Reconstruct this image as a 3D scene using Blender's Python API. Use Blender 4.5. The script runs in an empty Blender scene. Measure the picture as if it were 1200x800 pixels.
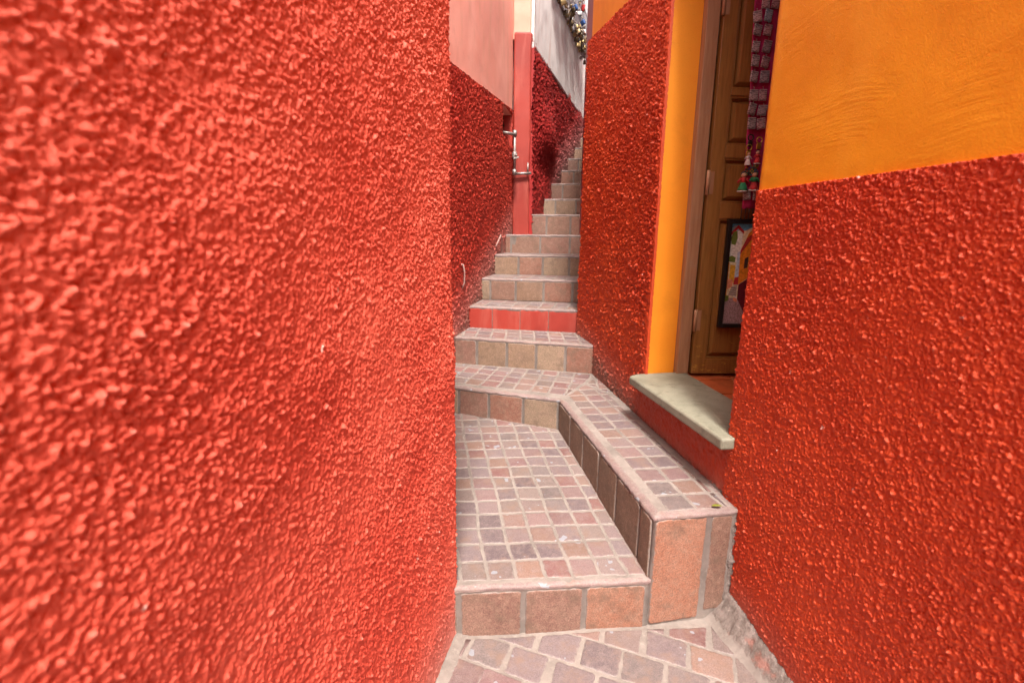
import bpy, bmesh, math, random
import numpy as np
from mathutils import Vector
from mathutils.geometry import delaunay_2d_cdt

random.seed(7)
RNG = np.random.default_rng(11)
SC = bpy.context.scene
COL = SC.collection
rad = math.radians

# =====================================================================
#  node material helpers
# =====================================================================
def new_mat(name):
    m = bpy.data.materials.new(name)
    m.use_nodes = True
    nt = m.node_tree
    nt.nodes.clear()
    out = nt.nodes.new('ShaderNodeOutputMaterial')
    p = nt.nodes.new('ShaderNodeBsdfPrincipled')
    nt.links.new(p.outputs[0], out.inputs[0])
    return m, nt, p

def nd(nt, t, **kw):
    n = nt.nodes.new(t)
    for k, v in kw.items():
        if k.startswith('i_'):
            key = k[2:]
            n.inputs[int(key) if key.isdigit() else key].default_value = v
        else:
            setattr(n, k, v)
    return n

def lk(nt, a, b):
    nt.links.new(a, b)

def math_n(nt, op, a, b=None, c=None, clamp=False):
    n = nt.nodes.new('ShaderNodeMath')
    n.operation = op
    n.use_clamp = clamp
    for i, x in enumerate((a, b, c)):
        if x is None:
            continue
        if isinstance(x, (int, float)):
            n.inputs[i].default_value = x
        else:
            lk(nt, x, n.inputs[i])
    return n.outputs[0]

def mix_c(nt, fac, a, b, blend='MIX'):
    n = nt.nodes.new('ShaderNodeMix')
    n.data_type = 'RGBA'
    n.blend_type = blend
    for sock, x in ((n.inputs['Factor'], fac), (n.inputs[6], a), (n.inputs[7], b)):
        if isinstance(x, (int, float)):
            sock.default_value = x
        elif isinstance(x, tuple):
            sock.default_value = (*x, 1) if len(x) == 3 else x
        else:
            lk(nt, x, sock)
    return n.outputs[2]

def ramp(nt, fac, a, b):
    n = nt.nodes.new('ShaderNodeMapRange')
    n.interpolation_type = 'SMOOTHSTEP'
    lk(nt, fac, n.inputs[0])
    n.inputs[1].default_value = a
    n.inputs[2].default_value = b
    return n.outputs[0]

def noise(nt, vec, scale, detail=4, rough=.55, dist=0.0):
    n = nd(nt, 'ShaderNodeTexNoise')
    n.inputs['Scale'].default_value = scale
    n.inputs['Detail'].default_value = detail
    n.inputs['Roughness'].default_value = rough
    n.inputs['Distortion'].default_value = dist
    lk(nt, vec, n.inputs['Vector'])
    return n.outputs['Fac']

def world_pos(nt):
    return nd(nt, 'ShaderNodeNewGeometry').outputs['Position']

def bump(nt, p, h, strength=.4, dist=.002, prev=None):
    b = nd(nt, 'ShaderNodeBump')
    b.inputs['Strength'].default_value = strength
    b.inputs['Distance'].default_value = dist
    lk(nt, h, b.inputs['Height'])
    if prev is not None:
        lk(nt, prev, b.inputs['Normal'])
    lk(nt, b.outputs[0], p.inputs['Normal'])
    return b.outputs[0]

def plaster(name, base, alt, worn, dusty, rough=.5, dust_top=None, fine=900, fine_s=.45, worn_amt=.35, spec=.5):
    """Painted render: base paint with tone drift, worn crests (own attribute 'crest'), dusty foot."""
    m, nt, p = new_mat(name)
    pos = world_pos(nt)
    n1 = noise(nt, pos, 1.7, 5, .6)
    n2 = noise(nt, pos, 9, 5, .6)
    c = mix_c(nt, ramp(nt, n1, .35, .68), base, alt)
    c = mix_c(nt, math_n(nt, 'MULTIPLY', ramp(nt, n2, .52, .75), .35), c, alt)
    at = nd(nt, 'ShaderNodeAttribute', attribute_name='crest')
    nw = noise(nt, pos, 60, 3, .6)
    w = math_n(nt, 'MULTIPLY', ramp(nt, math_n(nt, 'ADD', at.outputs['Fac'], math_n(nt, 'MULTIPLY', nw, .5)), .95, 1.35), worn_amt)
    c = mix_c(nt, w, c, worn)
    c = mix_c(nt, math_n(nt, 'MULTIPLY', ramp(nt, noise(nt, pos, 38, 2, .5), .765, .785), .75), c, (.82, .58, .50))
    at2 = nd(nt, 'ShaderNodeAttribute', attribute_name='dust')
    nb = noise(nt, pos, 14, 6, .65)
    dd = ramp(nt, math_n(nt, 'MULTIPLY', at2.outputs['Fac'], math_n(nt, 'ADD', nb, .5)), .12, 1.05)
    c = mix_c(nt, math_n(nt, 'MULTIPLY', dd, .75), c, dusty)
    gr = ramp(nt, math_n(nt, 'MULTIPLY', at2.outputs['Fac'], math_n(nt, 'ADD', noise(nt, pos, 22, 5, .7), .45)), .78, 1.0)
    c = mix_c(nt, math_n(nt, 'MULTIPLY', gr, .7), c, (.13, .085, .065))
    lk(nt, c, p.inputs['Base Color'])
    p.inputs['Roughness'].default_value = rough
    p.inputs['Specular IOR Level'].default_value = spec
    pr = bump(nt, p, noise(nt, pos, fine * .42, 3, .6), .55, .004)
    h = noise(nt, pos, fine, 2, .5)
    bump(nt, p, h, fine_s, .0015, pr)
    return m

def smooth_paint(name, base, alt, stain=None, rough=.55, brush=0.0, stain_amt=.4, grain=220):
    m, nt, p = new_mat(name)
    pos = world_pos(nt)
    n1 = noise(nt, pos, 1.3, 5, .6)
    c = mix_c(nt, ramp(nt, n1, .36, .66), base, alt)
    n3 = noise(nt, pos, 25, 4, .6)
    c = mix_c(nt, math_n(nt, 'MULTIPLY', ramp(nt, n3, .55, .75), .25), c, alt)
    n4 = noise(nt, pos, 4.2, 6, .7, .8)
    c = mix_c(nt, math_n(nt, 'MULTIPLY', ramp(nt, n4, .50, .72), .30), c, tuple(x*.72 for x in alt))
    n5 = noise(nt, pos, 130, 3, .6)
    c = mix_c(nt, math_n(nt, 'MULTIPLY', ramp(nt, n5, .55, .78), .30), c, tuple(x*.6 for x in alt))
    if stain:
        mp = nd(nt, 'ShaderNodeMapping')
        mp.inputs['Scale'].default_value = (3.2, 3.2, .55)
        lk(nt, pos, mp.inputs['Vector'])
        n2 = noise(nt, mp.outputs[0], 2.2, 6, .65, .6)
        c = mix_c(nt, math_n(nt, 'MULTIPLY', ramp(nt, n2, .48, .68), stain_amt), c, stain)
    lk(nt, c, p.inputs['Base Color'])
    p.inputs['Roughness'].default_value = rough
    h = noise(nt, pos, grain, 4, .7)
    pr = bump(nt, p, h, .5, .0022)
    if brush:
        mp = nd(nt, 'ShaderNodeMapping')
        mp.inputs['Rotation'].default_value = (rad(12), 0, 0)
        mp.inputs['Scale'].default_value = (5, 5, 60)
        lk(nt, pos, mp.inputs['Vector'])
        # curved trowel drag marks: warped by a slow noise, present only in patches
        nw = nd(nt, 'ShaderNodeTexNoise')
        nw.inputs['Scale'].default_value = 2.4
        nw.inputs['Detail'].default_value = 1
        lk(nt, pos, nw.inputs['Vector'])
        va = nd(nt, 'ShaderNodeVectorMath', operation='MULTIPLY_ADD')
        lk(nt, nw.outputs['Color'], va.inputs[0])
        va.inputs[1].default_value = (6, 6, 16)
        lk(nt, mp.outputs[0], va.inputs[2])
        st = noise(nt, va.outputs[0], 1.4, 3, .55)
        msk = ramp(nt, noise(nt, pos, 3.1, 2, .5), .50, .68)
        hh = math_n(nt, 'MULTIPLY', st, msk)
        pr = bump(nt, p, hh, brush, .006, pr)
        lo = noise(nt, pos, 14, 3, .5)
        bump(nt, p, lo, .25, .006, pr)
    return m

# ---- paints ----------------------------------------------------------
RED, RED2 = (.58, .050, .022), (.50, .034, .014)
M_RED_L = plaster('red_rough_render', (.72, .122, .076), (.61, .074, .043), (.82, .32, .25), (.56, .24, .20), rough=.62, worn_amt=.5, spec=.35)
M_RED_R = plaster('deep_red_rough_render', (.57, .064, .014), (.49, .041, .009), (.76, .25, .15), (.46, .15, .11), rough=.44, worn_amt=.45)
M_RED_F = plaster('dark_red_rough_render', (.44, .040, .022), (.37, .026, .014), (.52, .09, .06), (.50, .20, .17), rough=.55, fine=260, worn_amt=.3)
M_RED_W = plaster('wine_red_coarse_render', (.36, .024, .020), (.30, .015, .014), (.50, .09, .08), (.52, .22, .21), rough=.55, fine=200, worn_amt=.35)
M_RED_S = smooth_paint('red_smooth_paint', (.33, .034, .021), (.26, .024, .015), (.42, .11, .08), .6, grain=120)
M_ORANGE = smooth_paint('orange_paint', (.76, .32, .010), (.70, .265, .008), (.80, .40, .04), .5, brush=.28, stain_amt=.25)
M_ORANGE2 = smooth_paint('orange_paint_reveal', (.84, .285, .016), (.80, .25, .012), None, .55)
M_PINK = smooth_paint('faded_pink_paint', (.88, .43, .345), (.82, .345, .265), (.68, .34, .23), .65, stain_amt=.55)
M_PINK2 = smooth_paint('pale_pink_paint', (.66, .36, .27), (.62, .30, .22), (.74, .34, .26), .65)
M_WHITE = smooth_paint('aged_white_paint', (.87, .85, .83), (.82, .79, .77), (.64, .46, .41), .65, stain_amt=.6)
M_MAROON = smooth_paint('maroon_paint', (.22, .030, .045), (.18, .022, .034), None, .5)
M_CREAM = smooth_paint('cream_interior', (.55, .45, .32), (.5, .4, .28), None, .7)

def mat_mortar():
    m, nt, p = new_mat('lime_mortar')
    pos = world_pos(nt)
    c = mix_c(nt, ramp(nt, noise(nt, pos, 7, 6, .65), .35, .7), (.245, .207, .184), (.165, .138, .121))
    c = mix_c(nt, math_n(nt, 'MULTIPLY', ramp(nt, noise(nt, pos, 60, 4, .6), .52, .75), .5), c, (.31, .27, .24))
    c = mix_c(nt, math_n(nt, 'MULTIPLY', ramp(nt, noise(nt, pos, 19, 5, .7), .60, .78), .6), c, (.22, .18, .15))
    lk(nt, c, p.inputs['Base Color'])
    p.inputs['Roughness'].default_value = .85
    pr = bump(nt, p, noise(nt, pos, 380, 3, .6), .5, .0015)
    bump(nt, p, noise(nt, pos, 70, 4, .6), .5, .004, pr)
    return m
M_MORTAR = mat_mortar()
def mat_dirty():
    m, nt, p = new_mat('crumbling_mortar')
    pos = world_pos(nt)
    c = mix_c(nt, ramp(nt, noise(nt, pos, 16, 6, .7), .35, .68), (.24, .195, .175), (.12, .095, .08))
    c = mix_c(nt, math_n(nt, 'MULTIPLY', ramp(nt, noise(nt, pos, 45, 5, .7), .52, .70), .7), c, (.30, .25, .225))
    c = mix_c(nt, math_n(nt, 'MULTIPLY', ramp(nt, noise(nt, pos, 9, 4, .6), .58, .68), .45), c, (.38, .12, .085))
    lk(nt, c, p.inputs['Base Color'])
    p.inputs['Roughness'].default_value = .9
    pr = bump(nt, p, noise(nt, pos, 260, 4, .7), .7, .003)
    bump(nt, p, noise(nt, pos, 60, 5, .7), .8, .010, pr)
    return m
M_DIRTY = mat_dirty()

def mat_stone(name, rough, mort, chips=True, grit=.35, grain=1.5, dirt=(.20, .13, .10)):
    m, nt, p = new_mat(name)
    pos = world_pos(nt)
    at = nd(nt, 'ShaderNodeAttribute', attribute_name='tone')
    ae = nd(nt, 'ShaderNodeAttribute', attribute_name='rim')
    c = at.outputs['Color']
    # mineral mottling
    f1 = noise(nt, pos, 38, 6, .7)
    c = mix_c(nt, math_n(nt, 'MULTIPLY', ramp(nt, f1, .40, .72), .55), c, mort)
    f6 = noise(nt, pos, 4.5, 4, .6)
    c = mix_c(nt, math_n(nt, 'MULTIPLY', ramp(nt, f6, .42, .66), .25), c, mort)
    f2 = noise(nt, pos, 210, 4, .7)
    v = math_n(nt, 'ADD', math_n(nt, 'MULTIPLY', f2, grain), 1 - grain*.5)
    c2 = nd(nt, 'ShaderNodeVectorMath', operation='SCALE')
    lk(nt, c, c2.inputs[0])
    lk(nt, v, c2.inputs['Scale'])
    c = c2.outputs[0]
    f5 = noise(nt, pos, 11, 5, .7)
    c = mix_c(nt, math_n(nt, 'MULTIPLY', ramp(nt, f5, .47, .70), .7), c, dirt)
    if chips:   # flecks of old spilled grey-blue paint
        f3 = noise(nt, pos, 17, 2, .5)
        c = mix_c(nt, math_n(nt, 'MULTIPLY', ramp(nt, f3, .685, .70), .65), c, (.27, .30, .34))
    f4 = noise(nt, pos, 75, 4, .65)
    e = ramp(nt, math_n(nt, 'ADD', ae.outputs['Fac'], math_n(nt, 'MULTIPLY', math_n(nt, 'SUBTRACT', f4, .5), 2.2)), .38, 1.0)
    c = mix_c(nt, math_n(nt, 'MULTIPLY', e, .85), c, (.235, .196, .176))
    lk(nt, c, p.inputs['Base Color'])
    p.inputs['Roughness'].default_value = rough
    pr = bump(nt, p, f2, grit, .0015)
    bump(nt, p, noise(nt, pos, 55, 5, .65), .45, .004, pr)
    return m
M_TREAD = mat_stone('worn_tread_stone', .6, (.215, .165, .155))
M_SLAB = mat_stone('rough_riser_stone', .8, (.30, .19, .14), chips=False, grit=.7, grain=2.6, dirt=(.13, .085, .06))

def mat_wood():
    m, nt, p = new_mat('brown_door_paint')
    pos = world_pos(nt)
    mp = nd(nt, 'ShaderNodeMapping')
    mp.inputs['Scale'].default_value = (40, 40, 3)
    lk(nt, pos, mp.inputs['Vector'])
    g = noise(nt, mp.outputs[0], 2.0, 5, .6)
    c = mix_c(nt, ramp(nt, g, .35, .7), (.28, .122, .029), (.205, .083, .018))
    wz = nd(nt, 'ShaderNodeSeparateXYZ')
    lk(nt, pos, wz.inputs[0])
    low = nd(nt, 'ShaderNodeMapRange')
    lk(nt, wz.outputs['Z'], low.inputs[0])
    for i, v in ((1, .70), (2, 1.15), (3, .085), (4, 0.0)):
        low.inputs[i].default_value = v
    mp2 = nd(nt, 'ShaderNodeMapping')
    mp2.inputs['Scale'].default_value = (1, 1, 2.6)
    lk(nt, pos, mp2.inputs['Vector'])
    chip = math_n(nt, 'ADD', noise(nt, mp2.outputs[0], 22, 6, .7), low.outputs[0])
    c = mix_c(nt, ramp(nt, chip, .665, .70), c, (.46, .25, .045))
    chip2 = noise(nt, pos, 9, 6, .7)
    c = mix_c(nt, math_n(nt, 'MULTIPLY', ramp(nt, chip2, .6, .75), .5), c, (.10, .05, .02))
    lk(nt, c, p.inputs['Base Color'])
    p.inputs['Roughness'].default_value = .38
    bump(nt, p, g, .25, .002)
    return m
M_WOOD = mat_wood()

def mat_frame_wood():
    m, nt, p = new_mat('weathered_frame_wood')
    pos = world_pos(nt)
    mp = nd(nt, 'ShaderNodeMapping')
    mp.inputs['Scale'].default_value = (30, 30, 2.5)
    lk(nt, pos, mp.inputs['Vector'])
    g = noise(nt, mp.outputs[0], 2.0, 6, .65)
    c = mix_c(nt, ramp(nt, g, .35, .7), (.38, .19, .095), (.29, .13, .06))
    c = mix_c(nt, math_n(nt, 'MULTIPLY', ramp(nt, noise(nt, pos, 16, 6, .7), .56, .74), .6), c, (.30, .20, .14))
    lk(nt, c, p.inputs['Base Color'])
    p.inputs['Roughness'].default_value = .55
    bump(nt, p, g, .35, .002)
    return m
M_FRAME = mat_frame_wood()

def plain(name, col, rough=.5, metal=0.0, var=.25, sc=60):
    m, nt, p = new_mat(name)
    pos = world_pos(nt)
    d = tuple(x * (1 - var) for x in col)
    c = mix_c(nt, ramp(nt, noise(nt, pos, sc, 4, .6), .35, .7), col, d)
    lk(nt, c, p.inputs['Base Color'])
    p.inputs['Roughness'].default_value = rough
    p.inputs['Metallic'].default_value = metal
    bump(nt, p, noise(nt, pos, sc * 5, 2, .5), .15, .001)
    return m

def mat_sill():
    m, nt, p = new_mat('green_grey_sill_stone')
    pos = world_pos(nt)
    c = mix_c(nt, ramp(nt, noise(nt, pos, 6, 6, .65), .35, .68), (.25, .245, .185), (.175, .172, .125))
    c = mix_c(nt, math_n(nt, 'MULTIPLY', ramp(nt, noise(nt, pos, 40, 5, .7), .5, .72), .45), c, (.28, .27, .21))
    c = mix_c(nt, math_n(nt, 'MULTIPLY', ramp(nt, noise(nt, pos, 15, 5, .7), .52, .72), .65), c, (.095, .085, .06))
    lk(nt, c, p.inputs['Base Color'])
    p.inputs['Roughness'].default_value = .6
    pr = bump(nt, p, noise(nt, pos, 90, 5, .7), .6, .004)
    bump(nt, p, ramp(nt, noise(nt, pos, 55, 2, .5), .66, .72), -.6, .003, pr)
    return m
M_SILL = mat_sill()
M_TERRA = plain('terracotta_tile', (.46, .10, .028), .5, 0, .3, 18)
M_GROUT = plain('tile_grout', (.36, .22, .16), .8)
M_STEEL = plain('galvanised_pipe', (.36, .31, .29), .5, .6, .4, 30)
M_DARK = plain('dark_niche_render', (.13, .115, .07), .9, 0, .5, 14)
M_IRON = plain('white_iron_bars', (.72, .70, .72), .5)
M_SHUT = plain('pale_shutter', (.62, .58, .60), .6, 0, .15, 8)
M_BLACK = plain('black_frame_wood', (.018, .014, .012), .35)
M_CLOTH = plain('magenta_cloth', (.42, .020, .115), .85, 0, .25, 90)
M_LEAF = plain('yellowing_leaf', (.22, .23, .03), .5)
M_CABLE = plain('pale_cable', (.40, .25, .22), .6)

# =====================================================================
#  object helpers
# =====================================================================
class MB:
    """Collects faces; becomes ONE mesh object."""
    def __init__(self):
        self.v = []; self.f = []; self.mi = []; self.tone = []; self.rim = []; self.sm = []
    def add(self, vs, fs, mi=0, tone=(.3, .3, .3), rim=0.0, smooth=True):
        o = len(self.v)
        self.v += [tuple(map(float, p)) for p in vs]
        self.tone += [tone] * len(vs)
        self.rim += (list(rim) if hasattr(rim, '__len__') else [rim] * len(vs))
        for f in fs:
            self.f.append(tuple(i + o for i in f)); self.mi.append(mi); self.sm.append(smooth)
    def box(self, O, ex, ey, ez, mi=0, bev=0.0, smooth=False):
        """box from corner O along three edge vectors; bev chamfers every edge"""
        O = np.array(O, float); E = [np.array(e, float) for e in (ex, ey, ez)]
        if bev <= 0:
            c = [O + E[0]*i + E[1]*j + E[2]*k for i in (0, 1) for j in (0, 1) for k in (0, 1)]
            self.add(c, [(0, 1, 3, 2), (4, 6, 7, 5), (0, 4, 5, 1), (2, 3, 7, 6), (0, 2, 6, 4), (1, 5, 7, 3)], mi, smooth=smooth)
            return
        bm = bmesh.new()
        c = [bm.verts.new(O + E[0]*i + E[1]*j + E[2]*k) for i in (0, 1) for j in (0, 1) for k in (0, 1)]
        for f in [(0, 1, 3, 2), (4, 6, 7, 5), (0, 4, 5, 1), (2, 3, 7, 6), (0, 2, 6, 4), (1, 5, 7, 3)]:
            bm.faces.new([c[i] for i in f])
        bmesh.ops.recalc_face_normals(bm, faces=bm.faces)
        bmesh.ops.bevel(bm, geom=bm.edges[:], offset=bev, segments=2, affect='EDGES', profile=.6)
        self.from_bm(bm, mi, smooth)
    def from_bm(self, bm, mi=0, smooth=False):
        bm.verts.index_update()
        self.add([v.co[:] for v in bm.verts], [[v.index for v in f.verts] for f in bm.faces], mi, smooth=smooth)
        bm.free()
    def tube(self, pts, r, mi=0, seg=10, jit=0.0, cap=True):
        pts = [np.array(p, float) for p in pts]
        rs = r if hasattr(r, '__len__') else [r] * len(pts)
        vs = []; fs = []
        up = np.array((0.31, .17, .93))
        for i, p in enumerate(pts):
            t = pts[min(i + 1, len(pts) - 1)] - pts[max(i - 1, 0)]
            t /= (np.linalg.norm(t) + 1e-9)
            a = np.cross(t, up); a /= np.linalg.norm(a); b = np.cross(t, a)
            for k in range(seg):
                an = 2 * math.pi * k / seg
                q = rs[i] * (1 + (random.uniform(-jit, jit) if jit else 0))
                vs.append(p + a * q * math.cos(an) + b * q * math.sin(an))
        for i in range(len(pts) - 1):
            for k in range(seg):
                k2 = (k + 1) % seg
                fs.append((i*seg + k, i*seg + k2, (i+1)*seg + k2, (i+1)*seg + k))
        if cap:
            fs.append(tuple(range(seg))[::-1]); fs.append(tuple(range((len(pts)-1)*seg, len(pts)*seg)))
        self.add(vs, fs, mi)
    def build(self, name, mats, parent=None, base=None):
        me = bpy.data.meshes.new(name)
        b = np.array(base if base is not None else (0, 0, 0), float)
        me.from_pydata([tuple(np.array(p) - b) for p in self.v], [], self.f)
        mats = mats if isinstance(mats, (list, tuple)) else [mats]
        for m in mats:
            me.materials.append(m)
        me.polygons.foreach_set('material_index', self.mi)
        me.polygons.foreach_set('use_smooth', self.sm)
        a = me.attributes.new('tone', 'FLOAT_COLOR', 'POINT')
        a.data.foreach_set('color', [x for t in self.tone for x in (*t, 1.0)])
        a = me.attributes.new('rim', 'FLOAT', 'POINT')
        a.data.foreach_set('value', self.rim)
        me.validate()
        return link(name, me, parent, base if parent is None else None)

def link(name, me, parent=None, loc=None):
    o = bpy.data.objects.new(name, me)
    COL.objects.link(o)
    if parent is not None:
        o.parent = parent
    elif loc is not None:
        o.location = loc
    return o

def tag(o, label, cat, group=None):
    o['label'] = label; o['category'] = cat
    if group:
        o['group'] = group
    return o

def empty(name, loc, label, cat, group=None):
    o = bpy.data.objects.new(name, None)
    o.empty_display_size = .1
    COL.objects.link(o); o.location = loc
    return tag(o, label, cat, group)

def structure(o):
    o['kind'] = 'structure'
    return o

# =====================================================================
#  thrown plaster: periodic height tiles made of overlapping splats
# =====================================================================
def splat_tile(n, cell, radii, dens, pw=.7, seed=1):
    rng = np.random.default_rng(seed)
    H = np.zeros((n, n))
    L = n * cell
    for r, wgt in radii:
        cnt = int(dens * wgt * (L * L) / (r * r))
        cx = rng.uniform(0, n, cnt); cy = rng.uniform(0, n, cnt)
        top = rng.uniform(.35, 1.0, cnt) * r
        ecc = rng.uniform(.65, 1.45, cnt); ang = rng.uniform(0, math.pi, cnt)
        ca, sa = np.cos(ang), np.sin(ang)
        k = int(r / cell * 1.5) + 1
        ix, iy = cx.astype(int), cy.astype(int)
        for dx in range(-k, k + 1):
            for dy in range(-k, k + 1):
                ddx = (ix + dx + .5 - cx) * cell; ddy = (iy + dy + .5 - cy) * cell
                u = (ddx * ca + ddy * sa) / (r * ecc); w = (-ddx * sa + ddy * ca) / (r / ecc)
                q = 1 - u * u - w * w
                msk = q > 0
                np.maximum.at(H, ((ix + dx)[msk] % n, (iy + dy)[msk] % n), top[msk] * q[msk] ** pw)
    return H

def vnoise(n, per, seed):
    """periodic value noise with smooth interpolation"""
    rng = np.random.default_rng(seed)
    g = rng.uniform(-1, 1, (per, per))
    t = np.arange(n) / n * per
    i = t.astype(int); f = t - i; f = f * f * (3 - 2 * f)
    a = g[np.ix_(i % per, i % per)]; b = g[np.ix_((i + 1) % per, i % per)]
    c = g[np.ix_(i % per, (i + 1) % per)]; d = g[np.ix_((i + 1) % per, (i + 1) % per)]
    fx = f[:, None]; fy = f[None, :]
    return (a * (1 - fx) + b * fx) * (1 - fy) + (c * (1 - fx) + d * fx) * fy

def samp(T, cell, s, z):
    n = T.shape[0]
    a = s / cell; b = z / cell
    i = np.floor(a).astype(int); j = np.floor(b).astype(int)
    fa = a - i; fb = b - j
    g = lambda p, q: T[p % n, q % n]
    return (g(i, j) * (1 - fa) + g(i + 1, j) * fa) * (1 - fb) + (g(i, j + 1) * (1 - fa) + g(i + 1, j + 1) * fa) * fb

N = 512
CELL = .0025
T_A = splat_tile(N, CELL, [(.0100, .05), (.0066, .26), (.0046, .62)], 1.0, .55, 3)
T_A = T_A + .55 * splat_tile(N, CELL, [(.0038, .6)], .8, .6, 5)
T_A = T_A - .8 * splat_tile(N, CELL, [(.0085, .06), (.0058, .20)], .8, .8, 15)
T_A = T_A + .0014 * vnoise(N, 47, 4) + .0016 * vnoise(N, 170, 6) + .0034 * vnoise(N, 256, 8)

LOW = .6 * vnoise(N, 5, 21) + .3 * vnoise(N, 11, 22) + .15 * vnoise(N, 23, 23)

def warp(s, z, k=.02):
    return s + k * samp(LOW, .011, s + 3.1, z), z + k * samp(LOW, .011, s, z + 7.7)

def stucco_h(amp, scale, seed, low=.004, even=0.0):
    def h(s, z):
        a, b = warp(s, z)
        q = samp(T_A, CELL, a / scale + seed * .37, b / scale + seed * .73)
        q2 = samp(T_A, CELL, (a * .8 + b * .6) / (scale * 1.37) + seed, (b * .8 - a * .6) / (scale * 1.37) - seed)
        crest = np.maximum(q, .85 * q2)
        m = np.clip(.86 + .55 * samp(LOW, .004, s + seed, z) + .45 * samp(LOW, .0013, s - seed, z + 2), .28, 1.5)
        m = m * (1 - even) + even
        return amp * (crest * m) * scale + low * samp(LOW, .0045, s - seed, z), crest / .011
    return h

# =====================================================================
#  wall skins: a path in plan, extruded upwards and pushed out by h(s,z)
# =====================================================================
def fillet(pts, radii, seg=8):
    out = [np.array(pts[0], float)]
    for i in range(1, len(pts) - 1):
        p = np.array(pts[i], float); r = radii[i]
        if r <= 0:
            out.append(p); continue
        a = np.array(pts[i-1], float) - p; b = np.array(pts[i+1], float) - p
        a /= np.linalg.norm(a); b /= np.linalg.norm(b)
        for k in range(seg + 1):
            t = k / seg
            out.append(p + a * r * (1 - t) ** 2 + b * r * t ** 2)
    out.append(np.array(pts[-1], float))
    return out

def wall_skin(name, path, s0, svals, zvals, side, hfun, keep, mat, parent=None, base=(0, 0, 0), skirt=.03,
              dust=None, top=None, lean=None):
    """path: list of plan points, arc length starts at s0. svals/zvals: sample lines.
    keep(sc,zc)-> mask of cells. top(s) optional: squeezes zvals' last value onto a sloping upper edge."""
    path = np.array(path); seg = np.linalg.norm(np.diff(path, axis=0), axis=1)
    L = np.concatenate([[0], np.cumsum(seg)]) + s0
    sv = np.array(sorted(svals)); zv = np.array(sorted(zvals))
    px = np.interp(sv, L, path[:, 0]); py = np.interp(sv, L, path[:, 1])
    e = .008
    tx = np.interp(sv + e, L, path[:, 0]) - np.interp(sv - e, L, path[:, 0])
    ty = np.interp(sv + e, L, path[:, 1]) - np.interp(sv - e, L, path[:, 1])
    q = np.hypot(tx, ty) + 1e-12; tx /= q; ty /= q
    nx, ny = side * ty, -side * tx
    S, Z = np.meshgrid(sv, zv, indexing='ij')
    if top is not None:
        tp = top(sv)[:, None]
        Z = zv[0] + (Z - zv[0]) * (tp - zv[0]) / (zv[-1] - zv[0])
    h, crest = hfun(S, Z)
    X = px[:, None] + nx[:, None] * h; Y = py[:, None] + ny[:, None] * h
    if lean is not None:
        lx = lean(S, Z); X = X + nx[:, None] * lx; Y = Y + ny[:, None] * lx
    ns, nz = S.shape
    P = np.stack([X, Y, Z], -1).reshape(-1, 3)
    idx = np.arange(ns * nz).reshape(ns, nz)
    if keep is None:
        K = np.ones((ns - 1, nz - 1), bool)
    else:
        K = keep((S[:-1, :-1] + S[1:, 1:]) / 2, (Z[:-1, :-1] + Z[1:, 1:]) / 2)
    a, b, c, d = idx[:-1, :-1][K], idx[1:, :-1][K], idx[1:, 1:][K], idx[:-1, 1:][K]
    F = np.stack([a, b, c, d] if side < 0 else [a, d, c, b], -1)
    # skirts round every open edge give the render coat its thickness
    Kp = np.pad(K, 1)
    edges = []
    for di, dj, (u0, v0), (u1, v1) in ((-1, 0, (0, 0), (0, 1)), (1, 0, (1, 0), (1, 1)), (0, -1, (0, 0), (1, 0)), (0, 1, (0, 1), (1, 1))):
        M = K & ~Kp[1 + di:1 + di + K.shape[0], 1 + dj:1 + dj + K.shape[1]]
        ii, jj = np.nonzero(M)
        edges.append(np.stack([idx[ii + u0, jj + v0], idx[ii + u1, jj + v1]], -1))
    E_ = np.concatenate(edges)
    ring = np.unique(E_)
    mp = -np.ones(ns * nz, int); mp[ring] = ns * nz + np.arange(len(ring))
    Nn = np.stack([np.repeat(nx, nz), np.repeat(ny, nz), np.zeros(ns * nz)], -1)
    back = P[ring] - Nn[ring] * skirt
    F2 = np.stack([E_[:, 0], E_[:, 1], mp[E_[:, 1]], mp[E_[:, 0]]], -1)
    P = np.concatenate([P, back]); Fa = np.concatenate([F, F2])
    cr = np.concatenate([crest.reshape(-1), np.zeros(len(ring))])
    dz = dust(S, Z).reshape(-1) if dust is not None else np.zeros(ns * nz)
    dz = np.concatenate([dz, np.zeros(len(ring))])
    used = np.zeros(len(P), bool); used[Fa.reshape(-1)] = True
    re = np.cumsum(used) - 1
    P = P[used]; Fa = re[Fa]; cr = cr[used]; dz = dz[used]
    P = P - np.array(base)
    me = bpy.data.meshes.new(name)
    nv, nf = len(P), len(Fa)
    me.vertices.add(nv); me.loops.add(nf * 4); me.polygons.add(nf)
    me.vertices.foreach_set('co', P.astype(np.float32).reshape(-1))
    me.loops.foreach_set('vertex_index', Fa.astype(np.int32).reshape(-1))
    me.polygons.foreach_set('loop_start', np.arange(0, nf * 4, 4, dtype=np.int32))
    sm = np.ones(nf, bool); sm[len(F):] = False
    me.polygons.foreach_set('use_smooth', sm)
    me.update(calc_edges=True)
    for nm, arr in (('crest', cr), ('dust', dz)):
        at = me.attributes.new(nm, 'FLOAT', 'POINT'); at.data.foreach_set('value', arr.astype(np.float32))
    me.materials.append(mat)
    return link(name, me, parent)

def steps(*segs):
    """segs: (start, end, step) -> sorted sample lines"""
    out = []
    for a, b, st in segs:
        out += list(np.arange(a, b - st * .3, st))
    out.append(segs[-1][1])
    return out

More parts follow.
